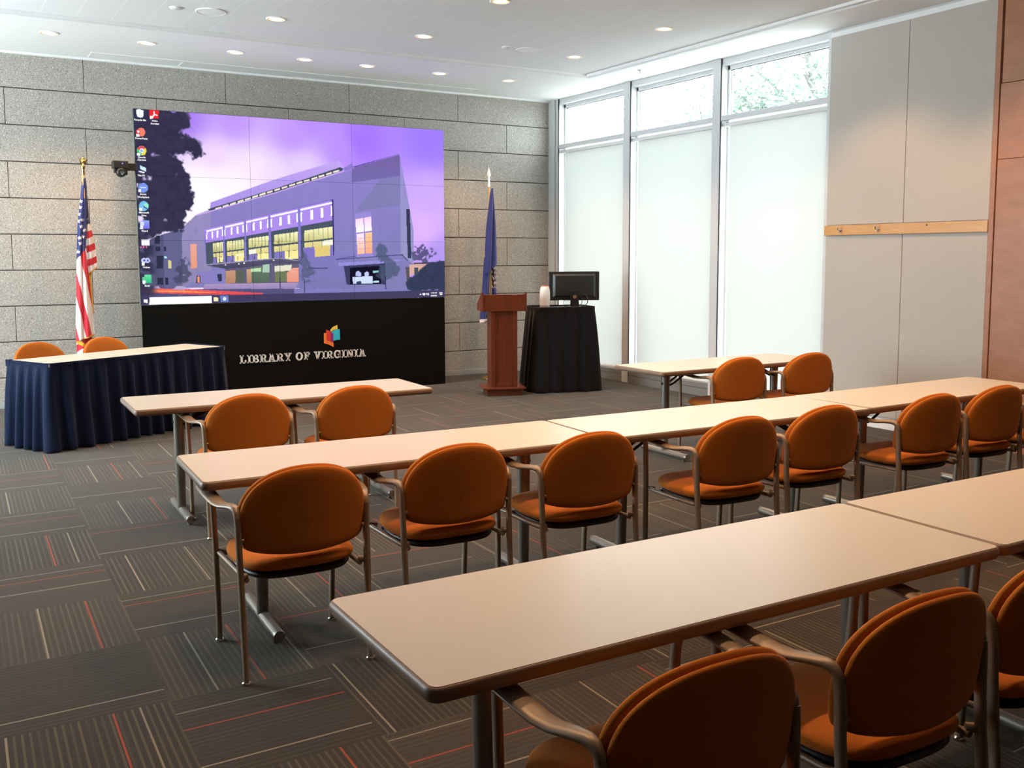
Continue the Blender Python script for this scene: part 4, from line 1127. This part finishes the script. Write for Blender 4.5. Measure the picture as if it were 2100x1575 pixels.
def path_open(pts,r,step=.006):
    """polyline with rounded corners -> dense points and outward normals (outside is to the right of travel)"""
    P_=[]; pts=[Vector(p) for p in pts]
    dense=[]
    for a in range(len(pts)-1):
        p,q=pts[a],pts[a+1]; d=(q-p).normalized(); s0=p+(d*r if a>0 else Vector((0,0))); s1=q-(d*r if a<len(pts)-2 else Vector((0,0)))
        k=max(2,int((s1-s0).length/step))
        for i_ in range(k+1): dense.append(s0+(s1-s0)*i_/k)
        if a<len(pts)-2:
            d2=(pts[a+2]-q).normalized(); c=q-d*r+d2*r
            m_=10; v0=s1-c; 
            ang=math.atan2(d.x*d2.y-d.y*d2.x,d.dot(d2))
            for i_ in range(1,m_):
                t_=ang*i_/m_; ca,sa=math.cos(t_),math.sin(t_); dense.append(c+Vector((v0.x*ca-v0.y*sa,v0.x*sa+v0.y*ca)))
    N=[]
    for a in range(len(dense)):
        d=(dense[min(a+1,len(dense)-1)]-dense[max(a-1,0)]).normalized(); N.append((d.y,-d.x))
    return [tuple(p) for p in dense],N
HT=thing('head_table','long speaker table with a pale top under a navy skirt','table',(.815,8.855,0),R(26))
m=MB(); inner=rrect(0,1.86,0,.62,.03); n=len(inner)
m.add([(a,b,TH) for a,b in inner],[tuple(range(n))],0); m.add([(a,b,TH-.03) for a,b in inner],[tuple(range(n))[::-1]],1)
m.add([(a,b,TH) for a,b in inner]+[(a,b,TH-.03) for a,b in inner],[(i_,(i_+1)%n,(i_+1)%n+n,i_+n) for i_ in range(n)],1)
m.build('tabletop',[M_LAM,M_EDGE],HT)
for lx in (.25,1.61):
    o=MB().tube([(lx,.31,.05),(lx,.31,TH-.03)],(.026,.036),14).tube([(lx,.06,.03),(lx,.56,.03)],.024,12).build('leg',M_GREYMET,HT)
sk=thing('table_skirt','navy blue pleated skirt around the speaker table','table skirt',(.815,8.855,0),R(26))
pp,nn=path_open([(0,.62),(0,0),(1.86,0),(1.86,.62)],.05)
drape(pp,.008,TH+.010,nn,21,.006,.034,.050,'pleated_cloth',M_NAVY,sk,seed=4)
for (x_,y_) in ((.0,.63),): pass
for xa,xb in ((-.005,.05),(1.70,1.865)): MB().box(xa,xb,.622,.634,TH-.05,TH+.006).build('return_band',M_NAVY,sk)

# ================================================================== LECTERN
LC=thing('lectern','cherry wood lectern with a slanted top box and square base','lectern',(5.751,9.847,0),R(-21))
MB().box(-.25,.25,-.21,.21,.075,.10).build('base_board',M_CHERRY,LC,bevel=.006)
MB().box(-.205,.205,-.17,.17,0,.075).build('plinth',M_CHERRY,LC,bevel=.003)
m=MB(); m.box(-.105,.105,-.135,.15,.10,.99); m.build('column_core',M_CHERRY,LC)
for s_ in (-1,1):
    MB().box(min(s_*.105,s_*.155),max(s_*.105,s_*.155),-.155,.155,.10,.99).build('pilaster',M_CHERRY,LC,bevel=.003)
MB().box(-.105,.105,-.146,-.135,.10,.14).box(-.105,.105,-.146,-.135,.95,.99).box(-.105,-.085,-.146,-.135,.10,.99).box(.085,.105,-.146,-.135,.10,.99).build('panel_moulding',M_CHERRY,LC,bevel=.003)
m=MB()
hw=.262
def sl(y): return 1.185-(y+.16)*.42
m.box(-hw+.02,hw-.02,-.175,-.155,.985,1.178)
m.add([(-hw+.02,-.17,1.165),(hw-.02,-.17,1.165),(hw-.02,.23,1.045),(-hw+.02,.23,1.045),(-hw+.02,-.17,1.15),(hw-.02,-.17,1.15),(hw-.02,.23,1.03),(-hw+.02,.23,1.03)],[(0,1,2,3),(7,6,5,4),(0,4,5,1),(2,6,7,3),(0,3,7,4),(1,5,6,2)])
m.box(-hw+.02,hw-.02,-.17,.22,.985,.997); m.build('desk_box',M_CHERRY,LC,bevel=.003)
for s_ in (-1,1):
    x0_=s_*hw; x1_=s_*(hw-.02)
    pr_=[(-.185,.98),(.25,.98),(.25,1.06),(-.12,1.205),(-.185,1.205)]
    m=MB(); n=len(pr_); m.add([(x0_,a,b) for a,b in pr_]+[(x1_,a,b) for a,b in pr_],[tuple(range(n)),tuple(range(2*n-1,n-1,-1))]+[(i_,(i_+1)%n,(i_+1)%n+n,i_+n) for i_ in range(n)])
    m.build('side_panel',M_CHERRY,LC,bevel=.003)

# ================================================================== CART, MONITOR, CONFERENCE TUBE
CA=R(-15); CX_,CY_=6.575,9.86
CT=thing('presentation_cart','small equipment cart hidden under a black skirt','cart',(CX_,CY_,0),CA)
m=MB(); m.box(-.36,.36,-.25,.25,.97,.995); m.box(-.36,.36,-.25,.25,.25,.27); m.build('shelf',M_BLACK,CT,bevel=.004)
m=MB()
for a in (-.34,.34):
    for b in (-.23,.23): m.box(a-.015,a+.015,b-.015,b+.015,.06,.97)
m.build('cart_frame',M_BLACKMET,CT)
for a in (-.34,.34):
    for b in (-.23,.23): MB().tube([(a-.012,b,.04),(a+.012,b,.04)],.038,16).build('caster',M_BLACK,CT)
CS=thing('cart_skirt','black cloth skirt hanging to the carpet around the equipment cart','table skirt',(CX_,CY_,0),CA)
pl=rrect(-.362,.362,-.265,.265,.07,10)
dn=[]
for a in range(len(pl)):
    p,q=pl[a],pl[(a+1)%len(pl)]; d=math.dist(p,q); k=max(1,int(d/.007))
    for i_ in range(k): dn.append((p[0]+(q[0]-p[0])*i_/k,p[1]+(q[1]-p[1])*i_/k))
NN=[]
for a in range(len(dn)):
    p,q=dn[a-1],dn[(a+1)%len(dn)]; l=math.dist(p,q) or 1; NN.append(((q[1]-p[1])/l,-(q[0]-p[0])/l))
drape(dn,.006,1.015,NN,15,.004,.018,.085,'draped_cloth',M_BLKCLOTH,CS,closed=True,seed=9,band=.05,nz=36)
MN=thing('desktop_monitor','black monitor seen from behind on the equipment cart','monitor',(6.74,9.80,1.0),R(-25))
MB().box(-.31,.31,-.012,.018,.080,.432).build('screen_housing',M_BLACK,MN,bevel=.008)
m=MB(); m.add([(-.262,-.012,.12),(.262,-.012,.12),(.262,-.012,.402),(-.262,-.012,.402),(-.235,-.034,.14),(.235,-.034,.14),(.235,-.034,.378),(-.235,-.034,.378)],[(0,1,5,4),(1,2,6,5),(2,3,7,6),(3,0,4,7),(4,5,6,7)])
m.build('rear_cover',mat('dark_grey_plastic',(.022,.024,.023),.35),MN)
m=MB(); m.add([(-.055,-.05,.006),(.055,-.05,.006),(.045,-.055,.20),(-.045,-.055,.20),(-.055,-.034,.006),(.055,-.034,.006),(.045,-.034,.20),(-.045,-.034,.20)],[(0,1,2,3),(7,6,5,4),(0,4,5,1),(1,5,6,2),(2,6,7,3),(3,7,4,0)])
m.build('stand',M_BLACK,MN,bevel=.004)
MB().box(-.13,.13,-.11,.10,0,.010).build('stand_foot',M_BLACK,MN,bevel=.003)
MB().tube([(0,-.0552,.125),(0,-.0565,.125)],.022,18).build('cable_port',M_CHROME,MN)
MB().box(-.30,.30,.018,.0185,.09,.425).build('screen_glass',mat('dark_screen',(.01,.01,.012),.1),MN)
m=MB()
m.tube([(.12,-.034,.16),(.15,-.06,.13),(.155,-.07,.06),(.13,-.08,.02),(.05,-.13,.006)],.005,8)
m.tube([(.05,-.034,.15),(.09,-.055,.11),(.085,-.07,.05),(.06,-.09,.02)],.004,8)
m.tube([(-.12,-.034,.12),(-.13,-.05,.07),(-.15,-.07,.02),(-.05,-.14,.006)],.003,8)
o=m.build('monitor_cables',M_BLACK,MN)
TB_=thing('conference_speaker','white upright cylinder speaker with a red ring on top, left of the monitor','speaker',(6.295,9.765,1.0))
MB().lathe([(.0001,0),(.058,0),(.061,.01),(.060,.035)],(0,0,0),32).build('base_ring',M_BASEB,TB_)
MB().lathe([(.060,.035),(.063,.12),(.061,.19),(.055,.232),(.047,.252),(.040,.258)],(0,0,0),32).build('body',M_WHITEPL,TB_)
MB().lathe([(.041,.256),(.036,.266),(.030,.268),(.0001,.266)],(0,0,0),32).build('light_ring',mat('red_ring',(.6,.04,.03),.4),TB_)
